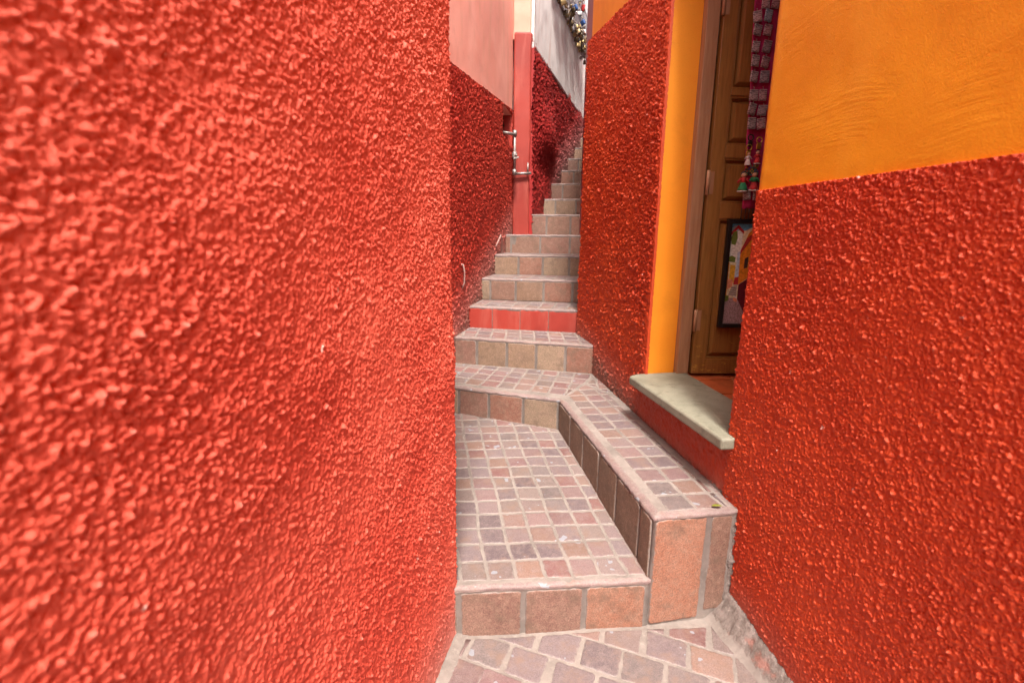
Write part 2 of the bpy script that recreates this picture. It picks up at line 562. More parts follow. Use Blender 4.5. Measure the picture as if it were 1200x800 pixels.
# =====================================================================
#  stones and mortar bodies
# =====================================================================
def inset_poly(poly, d):
    n = len(poly); out = []
    area = sum(poly[i][0]*poly[(i+1) % n][1] - poly[(i+1) % n][0]*poly[i][1] for i in range(n))
    sg = 1 if area > 0 else -1
    lines = []
    for i in range(n):
        p = np.array(poly[i]); q = np.array(poly[(i+1) % n]); t = q - p; l = np.linalg.norm(t)
        if l < 1e-6:
            continue
        t /= l; nrm = np.array((-t[1], t[0])) * sg
        lines.append((p + nrm * d, t))
    m = len(lines)
    for i in range(m):
        p, t = lines[i-1]; q, u = lines[i]
        den = t[0]*u[1] - t[1]*u[0]
        if abs(den) < 1e-4:
            out.append(q); continue
        k = ((q[0]-p[0])*u[1] - (q[1]-p[1])*u[0]) / den
        out.append(p + t * k)
    return out

def clip_poly(poly, p, nrm):
    """keep the side where (x-p).nrm >= 0"""
    out = []
    n = len(poly)
    for i in range(n):
        a = np.array(poly[i]); b = np.array(poly[(i+1) % n])
        da = (a - p) @ nrm; db = (b - p) @ nrm
        if da >= 0:
            out.append(a)
        if (da >= 0) != (db >= 0):
            out.append(a + (b - a) * da / (da - db))
    return out

def poly_area(poly):
    n = len(poly)
    return abs(sum(poly[i][0]*poly[(i+1) % n][1] - poly[(i+1) % n][0]*poly[i][1] for i in range(n))) / 2

def stone(mb, poly, to3, gap=.012, h=.003, tone=(.3, .2, .2), mi=0, cut=.06, jit=.0016, step=.014, ring=(.002, .006, .014)):
    """one bedded stone: poly in (u,v); to3(u,v,height)->3D"""
    P = inset_poly(poly, gap / 2)
    if len(P) < 3 or poly_area(P) < 4e-4:
        return
    n = len(P)
    out = []
    for i in range(n):        # corners knocked off
        a, b = P[i], P[(i+1) % n]
        l = np.linalg.norm(b - a)
        c = min(cut * l, .012) * random.uniform(.5, 1.3)
        c2 = min(cut * l, .012) * random.uniform(.5, 1.3)
        t = (b - a) / (l + 1e-9)
        a2, b2 = a + t * c, b - t * c2
        k = max(1, int(np.linalg.norm(b2 - a2) / step))
        nn = np.array((-t[1], t[0]))
        for j in range(k + 1):
            out.append(a2 + (b2 - a2) * j / k + nn * random.uniform(-jit, jit))
    c = np.mean(out, axis=0)
    R = np.mean([np.linalg.norm(p - c) for p in out])
    tilt = np.array((random.gauss(0, .010), random.gauss(0, .010)))
    hz = h * random.uniform(.6, 1.35)
    vs = []; rim = []; fs = []
    m = len(out)
    rmin = min(np.linalg.norm(p - c) for p in out)
    for (d, hh, e) in ((0, -.004, 1.0), (ring[0], hz * .45, .85), (ring[1], hz * .9, .45), (ring[2], hz, .1)):
        d = min(d, rmin * .55)
        for p in out:
            q = p - c; ln = np.linalg.norm(q)
            q = q * (1 - d / ln)
            vs.append(to3(*(c + q), hh + float(q @ tilt) * (.0 if hh < 0 else 1)))
            rim.append(e)
    for r in range(3):
        for i in range(m):
            j = (i + 1) % m
            fs.append((r*m + i, r*m + j, (r+1)*m + j, (r+1)*m + i))
    vs.append(to3(*c, hz)); rim.append(0.0)
    for i in range(m):
        fs.append((3*m + i, 3*m + (i+1) % m, 4*m))
    mb.add(vs, fs, mi, tone, rim)

def pink_tone(v=1.0):
    t = random.choice([(.215, .125, .115), (.20, .105, .10), (.18, .125, .122), (.235, .135, .11), (.215, .145, .128),
                       (.155, .105, .105), (.24, .135, .10), (.20, .14, .12), (.205, .09, .08), (.22, .145, .135), (.17, .125, .115)])
    k = random.uniform(.82, 1.15) * v
    return (t[0] * k * .78, t[1] * k * .85, t[2] * k * .89)

def slab_tone(kind='brown'):
    T = {'brown': [(.19, .118, .075), (.175, .092, .066), (.21, .135, .088), (.175, .082, .062), (.205, .120, .076), (.20, .085, .058), (.235, .165, .112)],
         'warm': [(.265, .112, .068), (.28, .110, .062), (.255, .115, .074)],
         'plum': [(.22, .108, .072), (.19, .098, .075), (.235, .105, .066)],
         'dark': [(.165, .098, .062), (.145, .085, .056), (.18, .108, .070)],  # ledge side: the stone's own brown with some shade put into the tone
         'red': [(.50, .045, .025), (.46, .04, .022)]}[kind]
    t = random.choice(T); k = random.uniform(.9, 1.1)
    return tuple(x * k for x in t)

def resample(poly, st, jit=0.0):
    out = []
    n = len(poly)
    for i in range(n):
        a = np.array(poly[i], float); b = np.array(poly[(i+1) % n], float)
        l = np.linalg.norm(b - a); k = max(1, int(l / st)); t = (b - a) / l
        nn = np.array((t[1], -t[0]))
        for j in range(k):
            out.append(a + (b - a) * j / k + (nn * random.uniform(-jit, jit) if j else 0))
    return out

def mortar_body(mb, poly, ztop, zbot, mi=0, lip=.006, st=.018, jit=.0022, lipw=.014):
    """solid with slightly ragged rounded upper edge; poly counter-clockwise in plan"""
    O = resample(poly, st, jit); n = len(O)
    nrm = []
    for i in range(n):
        t = O[(i+1) % n] - O[i-1]; t /= np.linalg.norm(t) + 1e-9
        nrm.append(np.array((t[1], -t[0])))
    zt = ztop if callable(ztop) else (lambda x, y: ztop)
    # how far each outline point is from a corner: the nosing narrows there so it never folds over
    turn = [abs((O[i] - O[i-1])[0]*(O[(i+1) % n] - O[i])[1] - (O[i] - O[i-1])[1]*(O[(i+1) % n] - O[i])[0])
            / (np.linalg.norm(O[i] - O[i-1])*np.linalg.norm(O[(i+1) % n] - O[i])) for i in range(n)]
    cor = [O[i] for i in range(n) if turn[i] > .3]
    room = [.004 + .75*min([np.linalg.norm(p - c) for c in cor] + [1.0]) for p in O]
    bm = bmesh.new()
    rings = []
    for off, dz in ((0, None), (0, -.03), (lip * .8, -.017), (lip, -.010), (lip * .4, -.002), (-lipw, 0)):
        r = []
        for p, q, rm in zip(O, nrm, room):
            jj = random.uniform(-1, 1) * (.0030 if off > -.01 else .0025) if dz is not None and dz > -.02 else 0
            x, y = p + q * (max(off, -rm) + (jj if off > -.01 else min(jj, rm*.3)))
            r.append(bm.verts.new((x, y, zbot if dz is None else zt(x, y) + dz + (jj if -.02 < dz < 0 else 0))))
        rings.append(r)
    for a, b in zip(rings[:-1], rings[1:]):
        for i in range(n):
            j = (i+1) % n
            bm.faces.new((a[i], a[j], b[j], b[i]))
    top_r = rings[-1]
    co2 = [Vector((v.co.x, v.co.y)) for v in top_r]
    ov, oe, of, ovi, oei, ofi = delaunay_2d_cdt(co2, [], [list(range(len(co2)))], 1, 1e-7)
    newv = []
    for k, q in enumerate(ov):
        newv.append(top_r[ovi[k][0]] if ovi[k] else bm.verts.new((q.x, q.y, zt(q.x, q.y))))
    for tri in of:
        if len(set(tri)) == 3:
            try:
                bm.faces.new([newv[k] for k in tri])
            except ValueError:
                pass
    bmesh.ops.recalc_face_normals(bm, faces=bm.faces)
    bm.verts.index_update()
    nr = len(O)
    k = random.uniform(.95, 1.05)
    vs = [v.co[:] for v in bm.verts]
    lipf = []; oth = []
    for f in bm.faces:
        ids = [v.index for v in f.verts]
        lipf.append(ids) if all(2*nr <= q < 6*nr for q in ids) and len(ids) == 4 else oth.append(ids)
    mb.add(vs, oth, mi)
    if lipf:
        # worn stone nosing: same points again, tone drifting along the edge
        o = len(mb.v)
        mb.add(vs, lipf, 1, (.20, .132, .124))
        run = 0
        for q in range(nr):
            if q % 11 == 0:
                run = random.uniform(.85, 1.12)
            for r in range(6):
                mb.tone[o + r*nr + q] = (.20*run, .132*run, .124*run)
                mb.rim[o + r*nr + q] = (0, 0, .8, .30, .42, .8)[r] + random.uniform(-.12, .12)
    bm.free()

def riser_slabs(mb, a, b, z0, z1, widths, kind, outward, proud=.0015, gap=.014, mi=0, top_gap=.014):
    """upright slabs along the plan line a->b. z0/z1 numbers or (at a, at b)"""
    a = np.array(a, float); b = np.array(b, float); L = np.linalg.norm(b - a); t = (b - a) / L
    o = np.array(outward, float); o -= t * (o @ t); o /= np.linalg.norm(o)
    z0 = z0 if isinstance(z0, tuple) else (z0, z0); z1 = z1 if isinstance(z1, tuple) else (z1, z1)
    def to3(u, v, h):
        p = a + t * u + o * (proud + h)
        return (p[0], p[1], v)
    def zz(z, u):
        return z[0] + (z[1] - z[0]) * u / L
    u = 0.0; i = 0
    while u < L - .02:
        w = widths[i % len(widths)] * random.uniform(.96, 1.04); i += 1
        e = min(L, u + w)
        if L - e < .03:
            e = L
        poly = [(u, zz(z0, u)), (e, zz(z0, e)), (e, zz(z1, e) - top_gap), (u, zz(z1, u) - top_gap)]
        poly = [np.array(p) for p in poly]
        k = kind if isinstance(kind, str) else kind[min(i - 1, len(kind) - 1)]
        stone(mb, poly, to3, gap, .003, slab_tone(k), mi, cut=.05, jit=.0015, ring=(.002, .005, .01))
        u = e

def tread_tiles(mb, region, origin, du, dv, wu, wv, zt, mi=1, gap=.013, shift=0.0, inset=0.0, tone=1.0, jitter=.006, h=.0025):
    """grid of small setts clipped to a convex region (ccw)"""
    origin = np.array(origin, float); du = np.array(du, float) / np.linalg.norm(du)
    dv = np.array(dv, float) / np.linalg.norm(dv)
    reg = inset_poly(region, inset) if inset else [np.array(p, float) for p in region]
    M = np.array([du, dv]).T; Mi = np.linalg.inv(M)
    uv = [Mi @ (p - origin) for p in reg]
    u0, u1 = min(p[0] for p in uv), max(p[0] for p in uv); v0, v1 = min(p[1] for p in uv), max(p[1] for p in uv)
    i0, i1 = int(math.floor(u0/wu)) - 1, int(math.ceil(u1/wu)) + 1
    j0, j1 = int(math.floor(v0/wv)) - 1, int(math.ceil(v1/wv)) + 1
    node = {}
    def nd_(i, j):
        if (i, j) not in node:
            off = shift * wu * (j % 2)
            node[(i, j)] = origin + du * (i*wu + random.uniform(-1, 1)*jitter) + dv * (j*wv + random.uniform(-1, 1)*jitter*.6)
        return node[(i, j)]
    n = len(reg)
    cen = np.mean(reg, axis=0)
    for j in range(j0, j1):
        for i in range(i0, i1):
            if shift:
                x0 = origin + du*((i + shift*(j % 2))*wu + random.uniform(-1, 1)*jitter) + dv*(j*wv + random.uniform(-1, 1)*jitter*.4)
                x2 = x0 + du*wu*random.uniform(.93, 1.02) + dv*wv
                poly = [x0, x0 + du*(x2-x0).dot(du), x2, x0 + dv*wv]
            else:
                poly = [nd_(i, j), nd_(i+1, j), nd_(i+1, j+1), nd_(i, j+1)]
            for k in range(n):
                a, b = reg[k], reg[(k+1) % n]; t = b - a
                nn = np.array((-t[1], t[0]))
                if (cen - a) @ nn < 0:
                    nn = -nn
                if len(poly) < 3:
                    break
                poly = clip_poly(poly, a, nn / np.linalg.norm(nn))
            if len(poly) < 3 or poly_area(poly) < .0012:
                continue
            stone(mb, poly, lambda u, v, hh: (u, v, zt(u, v) + hh), gap, h, pink_tone(tone), mi)

# =====================================================================
#  STAIRCASE
# =====================================================================
BASE = np.array((.15, 2.2, 0.0))
stairs = empty('stone_staircase', BASE, 'narrow winding stone staircase with brown riser slabs climbing between the red walls', 'staircase')
LDIR = np.array((-.1684, .9857))           # ledge direction
def bpart(mb, name, mats, parent=None):
    o = mb.build(name, mats, stairs if parent is None else parent, BASE)
    return o

# ---- landing ---------------------------------------------------------
PF = lambda x: 1.5375 + .0785*x            # front line y(x)
def z_land(x, y):
    t = (y - PF(x))
    return .203 + .047*max(0, min(1.6, t))
IL0, IL1 = np.array((.527, 1.579)), np.array((.307, 2.868))     # inner foot of the ledge
R2 = lambda x: 2.868 - (x - .307)*.362                           # second riser line
mb = MB()
mortar_body(mb, [(-.70, PF(-.70)), IL0, IL1, (-.75, R2(-.75))], z_land, -.15)
reg = [np.array((-.62, PF(-.62)+.016)), IL0 + np.array((-.010, .018)), IL1 + np.array((-.010, -.012)), np.array((-.68, R2(-.68)-.012))]
tread_tiles(mb, reg, IL0 + np.array((-.078, .018)), (1, .0785), LDIR, .106, .1035, z_land, 1, gap=.009)
landing = bpart(mb, 'landing', [M_MORTAR, M_TREAD])
mb = MB()
riser_slabs(mb, (.519, PF(.519)), (-.62, PF(-.62)), -.02, (.203, .203), [.232, .228, .235], 'plum', (0, -1), gap=.016, top_gap=.014)
bpart(mb, 'riser', [M_SLAB], landing)

# ---- raised ledge that turns into the second step --------------------
ZL = .463
FR = np.array((.862, 1.640))
z_ledge = lambda x, y: ZL
mb = MB()
S3L, S3R = np.array((-.62, 3.774)), np.array((.637, 3.455))
P_front = [np.array((.527, 1.583)), FR]
mortar_body(mb, [P_front[0], FR, (.66, 3.40), S3R + (.02, .02), S3L + (0, .06), (-.66, R2(-.66)), (.307, 2.868)], ZL, -.15, lip=.008, lipw=.028)
# nosing stones
reg = [np.array((.572, 1.608)), np.array((.826, 1.646)), np.array((.628, 2.98)), np.array((.505, 3.19)), np.array((.352, 2.935))]
tread_tiles(mb, reg, (.585, 1.608), (1, .14), LDIR, .112, .112, z_ledge, 1, gap=.011, jitter=.007)
reg = [np.array((.345, 2.945)), np.array((.500, 3.205)), np.array((.61, 3.44)), np.array((-.58, 3.745)), np.array((-.60, R2(-.60)+.04))]
tread_tiles(mb, reg, (.345, 2.945), (1, -.33), (.24, 1), .118, .135, z_ledge, 1, gap=.010)
reg = [np.array((.642, 2.985)), np.array((.662, 3.10)), np.array((.625, 3.42)), np.array((.515, 3.205))]
tread_tiles(mb, reg, (.515, 3.20), (1, -.05), (.1, 1), .075, .11, z_ledge, 1, gap=.013)
# mortar squeezed along the red wall, and down the corner at the front
pts = []; rs = []
for k in range(60):
    t = k/59
    pts.append((.868 - .205*t + random.uniform(-.003, .003), 1.66 + 1.75*t, ZL - .004 + random.uniform(-.003, .004)))
    rs.append(random.uniform(.008, .020) if k > 3 else .020)
mb.tube(pts, rs, 2, 11, .35)
pts = []; rs = []
for k in range(26):
    t = k/25
    pts.append((.858 + random.uniform(-.003, .003) - .004*t, 1.648 + random.uniform(-.002, .002), ZL - .44*t))
    rs.append(random.uniform(.009, .019) + .014*t*t)
mb.tube(pts, rs, 2, 11, .35)
ledge = bpart(mb, 'ledge', [M_MORTAR, M_TREAD, M_DIRTY])
mb = MB()
riser_slabs(mb, (.296, R2(.296)), (-.64, R2(-.64)), .235, ZL, [.236, .232, .228], ['brown'], (-.3, -1))
bpart(mb, 'riser', [M_SLAB], ledge)
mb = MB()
riser_slabs(mb, (.305, 2.862), (.524, 1.588), (.255, .18), ZL, [.235, .235, .24, .235, .235, .10], 'dark', (-1, -.17), proud=.003)  # darker slabs: partly brown stone, partly shade carried by the colour
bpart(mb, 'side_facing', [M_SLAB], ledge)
mb = MB()
a_, b_ = np.array((.527, 1.583)), np.array((.846, 1.637))
riser_slabs(mb, a_, a_ + (b_-a_)*.66, .002, ZL, [.30], 'warm', (.1, -1), gap=.010, top_gap=.012)
riser_slabs(mb, a_ + (b_-a_)*.69, b_ - (b_-a_)*.02, .03, ZL, [.2], 'brown', (.1, -1), gap=.014, top_gap=.012)
bpart(mb, 'front_facing', [M_SLAB], ledge)

# ---- flight of steps -------------------------------------------------
# front line left -> right, level of its foot, level of its tread, right-hand back corner, slab widths, kind
flight = [
    (S3L, S3R, .45, .678, (.60, 4.05), [.235, .23, .24], 'brown'),
    ((-.52, 4.166), (.567, 3.936), .67, .865, (.70, 4.48), [.26, .25, .25], 'red'),
    ((-.40, 4.590), (.72, 4.372), .86, 1.070, (.86, 5.00), [.165, .262, .255, .25], 'brown'),
    ((-.30, 5.090), (.85, 4.930), 1.06, 1.272, (.90, 5.60), [.27, .26, .25], 'brown'),
    ((-.18, 5.620), (.86, 5.520), 1.26, 1.478, (.95, 6.10), [.21, .33, .33], 'brown'),
    ((.02, 6.080), (.86, 5.980), 1.47, 1.722, (1.1, 6.75), [.16, .30, .30], 'brown'),
    ((.22, 6.740), (1.10, 6.580), 1.71, 1.952, (1.3, 7.3), [.28, .28], 'brown'),
    ((.34, 7.220), (1.26, 7.000), 1.94, 2.198, (1.45, 7.8), [.29, .28], 'brown'),
    ((.52, 7.800), (1.45, 7.520), 2.19, 2.450, (1.6, 8.3), [.29, .28], 'brown'),
    ((.68, 8.320), (1.60, 8.040), 2.44, 2.700, (1.75, 8.8), [.29, .28], 'brown'),
    ((.84, 8.820), (1.75, 8.540), 2.69, 2.950, (1.9, 9.3), [.29, .28], 'brown'),
    ((.98, 9.320), (1.90, 9.040), 2.94, 3.200, (2.05, 9.8), [.29, .28], 'brown'),
    ((1.12, 9.800), (2.05, 9.520), 3.19, 3.450, (2.2, 10.4), [.29, .28], 'brown'),
    ((1.26, 10.30), (2.20, 10.02), 3.44, 3.700, (2.4, 11.0), [.29, .28], 'brown'),
]
for i, (l, r, zf, zt_, bk, wd, kind) in enumerate(flight):
    l = np.array(l, float); r = np.array(r, float)
    if i + 1 < len(flight):
        nl = np.array(flight[i+1][0], float); nr = np.array(flight[i+1][1], float)
    else:
        nl = l + (.16, .6); nr = r + (.16, .6)
    t = (r - l)/np.linalg.norm(r - l); back = np.array((-t[1], t[0]))
    bl = nl + back*.06
    br = np.array(bk, float)
    zfun = lambda x, y, z=zt_: z
    mb = MB()
    mortar_body(mb, [l, r, br, bl], zt_, zf - .3, lip=.007, st=.025)
    rr = r - t*.012
    e_r = rr + (np.array(bk) - rr)*.80
    reg = [l + back*.020, rr + back*.020, e_r, nl - back*.006]
    dep = np.linalg.norm(nl - l)
    rows = max(2, round(dep/.15))
    tread_tiles(mb, reg, rr + back*.020, t, back if i else np.array((.02, 1)), .118, (dep - .03)/rows, zfun, 1, gap=.010)
    st_ = bpart(mb, 'step', [M_MORTAR, M_TREAD])
    mb = MB()
    riser_slabs(mb, r - t*.004, l, zf, zt_, wd, kind, -back, gap=.003 if kind == 'red' else .016)
    rs_ = bpart(mb, 'riser', [M_SLAB], st_)
    if kind == 'red':
        rs_['label'] = 'riser slabs painted bright red'
        rs_.data.materials.clear(); rs_.data.materials.append(M_RED_S)

# ---- lower paving ----------------------------------------------------
WA = np.array((.855, 1.64)); WD = np.array((math.sin(rad(-9)), math.cos(rad(-9)))); WN = np.array((-WD[1], WD[0]))
LA = np.array((-.199, 1.504)); L2 = np.array((math.sin(rad(11.2)), math.cos(rad(11.2))))
def foot_fill(x, y):
    p = np.array((x, y)); dw = (p - WA) @ WN
    ramp_ = max(0, min(1, (y - .6)/1.0))
    a = max(0, 1 - max(0, dw - .005)/(.02 + .075*ramp_))
    dl = (p - LA) @ np.array((L2[1], -L2[0]))
    b = max(0, 1 - max(0, dl)/.05)
    return .10*ramp_*a**1.6 + .012*b
mb = MB()
xs = np.arange(-.62, 1.12, .008); ys = np.concatenate([np.arange(-2.6, .6, .10), np.arange(.6, 1.70, .008)])
vs = []
for y in ys:
    for x in xs:
        f_ = foot_fill(x, y)
        vs.append((x, y, f_ + random.uniform(-1, 1)*(.0010 + .030*f_) + min(1, f_*22)*float(1.3*samp(T_A, CELL, np.array(x*.42), np.array(y*.42))) + .003*math.sin(x*9 + y*7)))
nx_ = len(xs)
fs = [(j*nx_ + i, j*nx_ + i + 1, (j+1)*nx_ + i + 1, (j+1)*nx_ + i) for j in range(len(ys)-1) for i in range(nx_-1)]
fa = [f for f in fs if vs[f[0]][2] < .016 or vs[f[0]][0] < .3]; fb = [f for f in fs if not (vs[f[0]][2] < .016 or vs[f[0]][0] < .3)]
mb.add(vs, fa, 0); mb.add(vs, fb, 2)
reg = [np.array((.10, .25)), np.array((.96, .25)), np.array((.885, 1.20)), np.array((.775, 1.583)), np.array((-.165, 1.508)), np.array((-.235, 1.20)), np.array((-.38, .6))]
zg = lambda x, y: .003*math.sin(x*9 + y*7) + .7*foot_fill(x, y)
tread_tiles(mb, reg, (.1, 1.45), (.93, -.36), (.30, .95), .150, .125, zg, 1, gap=.006, shift=.43, jitter=.010, tone=1.0, h=.0025)
structure(mb.build('street_paving', [M_MORTAR, M_TREAD, M_DIRTY], None, (0, 0, 0)))
mb = MB()
mb.add([(-80, -80, -.20), (80, -80, -.20), (80, 80, -.20), (-80, 80, -.20)], [(0, 1, 2, 3)], 0)
structure(mb.build('ground', [M_MORTAR], None, (0, 0, 0)))

# =====================================================================
#  LEFT HOUSE (near, rough red)
# =====================================================================
LB = np.array((-.5, 0.3, 0.0))
lh = empty('rough_red_house', LB, 'bright red roughly plastered house corner filling the left side in the foreground', 'house')
end = LA + L2*.072
pth = fillet([LA - L2*5.0, end, end + np.array((-.55, .09)), (-2.6, 1.82)], [0, .045, 0, 0])
hf = stucco_h(1.6, .56, 2.3, .012, .25)
def h_left(s, z):
    h, c = hf(s, z)
    fade = np.clip((z - .0)/.18, .55, 1)
    return h*fade - .006, c
sv = steps((-5, -2.0, .06), (-2.0, -1.35, .006), (-1.35, -.75, .0030), (-.75, .16, .0021), (.16, .7, .02), (.7, 2.0, .1))
zv = steps((-.15, 0, .03), (0, .4, .0032), (.4, 2.24, .0023), (2.24, 3.3, .05))
wall_skin('wall', pth, -5.0, sv, zv, 1, h_left, None, M_RED_L, lh, LB, .05,
          dust=lambda s, z: np.clip(1 - (z + .05)/.45, 0, 1)*np.clip(1.15 + s*.9, .25, 1))
def shift_in(p, d):
    return p
mb = MB()
n_in = np.array((-L2[1], L2[0]))
c0 = LA - L2*5 + n_in*.05; c1 = end + n_in*.055 - L2*.03
c2 = np.array((-2.55, c1[1] + .22)); c3 = np.array((-3.2, -3.4))
q = [c0, c1, c2, c3]
vs = [(*p, -.15) for p in q] + [(*p, 3.28) for p in q]
mb.add(vs, [(0, 1, 5, 4), (1, 2, 6, 5), (2, 3, 7, 6), (3, 0, 4, 7), (4, 5, 6, 7)], 0, smooth=False)
mb.build('masonry', [M_RED_S], lh, LB)
mb = MB()
q2 = [LA - L2*5.02 - n_in*.04, end - n_in*.04 + L2*.03, (-2.6, end[1]+.30), (-3.25, -3.45)]
vs = [(*p, 3.29) for p in q2] + [(*p, 3.37) for p in q2]
mb.add(vs, [(0, 1, 5, 4), (1, 2, 6, 5), (2, 3, 7, 6), (3, 0, 4, 7), (4, 5, 6, 7), (3, 2, 1, 0)], 0, smooth=False)
mb.build('roof', [M_TERRA], lh, LB)

# =====================================================================
#  PINK HOUSE behind it: rough dark red dado, pink upper wall, niche, pilaster
# =====================================================================
PB = np.array((-.6, 4.0, 0.0))
ph = empty('pink_house', PB, 'faded pink house with dark red rough dado, small niche and red pilaster', 'house')
D3 = np.array((math.sin(rad(11)), math.cos(rad(11)))); P3 = np.array((-.46, 3.73))
pth = [P3 - D3*2.3, P3 + D3*2.32]
dado_top = lambda s: 2.655 + .098*(s - .06)
hf2 = stucco_h(1.8, 1.15, 5.1, .006, .8)
NI = (1.74, 2.245, 2.45, 2.82)          # niche s0,s1,z0,z1
def keep_n(s, z):
    lo = NI[2] + (NI[1] - s)*.12
    return ~((s > NI[0]) & (s < NI[1]) & (z > lo) & (z < NI[3]))
wall_skin('dado', pth, -2.3, steps((-2.3, -.5, .0075), (-.5, 2.32, .0065)), steps((-.1, .6, .04), (.6, 2.66, .0062)), 1,
          hf2, keep_n, M_RED_F, ph, PB, .10, top=dado_top,
          dust=lambda s, z: np.clip(1 - (z - (.62 + .40*np.maximum(0, s)))/.55, 0, 1))
def h_flat(a, seed):
    def h(s, z):
        return a*samp(LOW, .006, s + seed, z) + a*.35*samp(LOW, .0016, s, z + seed), np.zeros_like(s)
    return h
def keep_up(s, z):
    return ~((s > NI[0]) & (s < NI[1] + .05) & (z < NI[3]))
wall_skin('upper_wall', pth, -2.3, steps((-2.3, 2.32, .03)), steps((2.45, 5.3, .03)), 1,
          lambda s, z: (h_flat(.006, 3)(s, z)[0] - .004, np.zeros_like(s)), lambda s, z: (z > dado_top(s) - .05) & keep_up(s, z), M_PINK, ph, PB, .09)
# niche: an open recess with a rendered back
def w2(s, dep, z):
    p = P3 + D3*s + np.array((-D3[1], D3[0]))*dep
    return (p[0], p[1], z)
mb = MB()
s0, s1, z0, z1 = NI[0] - .01, NI[1] + .06, NI[2] - .01, NI[3] + .03
vs = [w2(s, d, z) for d in (.02, .17) for s, z in ((s0, z0), (s1, z0), (s1, z1), (s0, z1))]
mb.add(vs, [(4, 5, 6, 7), (0, 1, 5, 4), (1, 2, 6, 5), (2, 3, 7, 6), (3, 0, 4, 7)], 0, smooth=False)
mb.build('niche', [M_DARK], ph, PB)
# masonry behind the skins, leaving the niche open
mb = MB()
for (sa, sb, za, zb) in ((-2.3, s0 - .002, -.15, 5.25), (s1 + .002, 2.40, -.15, 5.25), (s0 - .002, s1 + .002, -.15, z0 - .003), (s0 - .002, s1 + .002, z1 + .003, 5.25)):
    o = np.array(w2(sa, .035, za)); mb.box(o, np.array(w2(sb, .035, za)) - o, np.array(w2(sa, 1.6, za)) - o, (0, 0, zb - za))
mb.build('masonry', [M_PINK2], ph, PB)
# pilaster (smooth red below, pale pink above)
mb = MB()
def pil_box(x0, x1, y0, y1, za, zb, bev):
    bm = bmesh.new()
    bmesh.ops.create_cube(bm, size=1)
    for v in bm.verts:
        v.co = Vector(((x0 if v.co.x < 0 else x1), (y0 if v.co.y < 0 else y1), (za if v.co.z < 0 else zb)))
    bmesh.ops.bevel(bm, geom=[e for e in bm.edges], offset=bev, segments=4, affect='EDGES', profile=.5)
    bmesh.ops.subdivide_edges(bm, edges=[e for e in bm.edges if abs(e.verts[0].co.z - e.verts[1].co.z) > .5], cuts=40)
    for v in bm.verts:
        v.co.x += .004*math.sin(v.co.z*5 + 1) + random.uniform(-.0015, .0015); v.co.y += random.uniform(-.004, .004)
    return bm
mb.from_bm(pil_box(-.012, .188, 5.985, 6.55, .9, 3.690, .022), 0, True)
pil = mb.build('pilaster', [M_RED_S], ph, PB)
mb = MB()
mb.from_bm(pil_box(-.030, .178, 6.000, 6.55, 3.60, 5.6, .022), 0, True)
mb.build('pilaster_head', [M_PINK2], pil, PB)
mb = MB()
vs = [w2(s, d, z) for z in (5.26, 5.36) for s, d in ((-2.35, -.06), (2.3, -.06), (2.3, 1.7), (-2.35, 1.7))]
mb.add(vs, [(0, 1, 5, 4), (1, 2, 6, 5), (2, 3, 7, 6), (3, 0, 4, 7), (4, 5, 6, 7), (3, 2, 1, 0)], 0, smooth=False)
mb.build('roof', [M_TERRA], ph, PB)

# water pipe with a valve
pipe = empty('water_pipe', (-.03, 5.9, 2.2), 'short galvanised water pipe with a valve dropping from the niche to the red pilaster', 'pipe')
WB = np.array((-.03, 5.9, 2.2))
mb = MB(); mb.tube([w2(2.02, .06, 2.585), w2(2.10, -.02, 2.585), w2(2.17, -.055, 2.585)], .017, 0); mb.tube([w2(2.17, -.055, 2.60), w2(2.17, -.055, 2.17)], .014, 0)
mb.tube([(-.005, 5.945, 2.175), (.205, 5.955, 2.185)], .015, 0)
mb.build('pipe', [M_STEEL], pipe, WB)
for pz in ((w2(2.17, -.055, 2.60)), w2(2.17, -.055, 2.18)):
    mb = MB(); mb.tube([np.array(pz) - (0, 0, .03), np.array(pz) + (0, 0, .03)], .023, 0, 12); mb.build('elbow', [M_STEEL], pipe, WB)
pv = np.array(w2(2.17, -.055, 2.36))
mb = MB(); mb.tube([pv - (0, 0, .045), pv - (0, 0, .02), pv + (0, 0, .02), pv + (0, 0, .045)], [.018, .030, .030, .018], 0, 12); mb.tube([pv, pv + np.array((.02, -.06, 0))], .009, 0)
v_ = mb.build('valve', [M_STEEL], pipe, WB)
mb = MB(); mb.box(pv + np.array((-.012, -.075, -.05)), (.06, 0, .015), (0, .012, 0), (0, 0, .018), 0, .003); mb.build('handle', [M_STEEL], v_, WB)
mb = MB(); mb.tube([(.165, 5.95, 2.18), (.165, 5.95, 2.30)], .008, 0); mb.build('stub', [M_STEEL], pipe, WB)

# stubs of cable coming out of the dado above the treads
for nm, pts, lb in (('cable_stub', [w2(.20, .01, 1.235), w2(.20, -.022, 1.23), w2(.215, -.03, 1.17), w2(.215, -.028, 1.08), w2(.21, .0, 1.02)], 'pale cable stub on the dark red wall, lower one of the two by the steps'),
                    ('cable_stub', [w2(1.40, .01, 1.30), w2(1.43, -.03, 1.40), w2(1.50, -.045, 1.47), w2(1.58, -.04, 1.42), w2(1.62, -.03, 1.28), w2(1.62, .0, 1.26)], 'looped cable stub on the dark red wall, higher one of the two by the steps')):
    mb = MB(); mb.tube(pts, .0065, 0, 8)
    b0 = np.array(pts[0]); o = mb.build(nm, [M_CABLE], None, b0)
    tag(o, lb, 'cable')

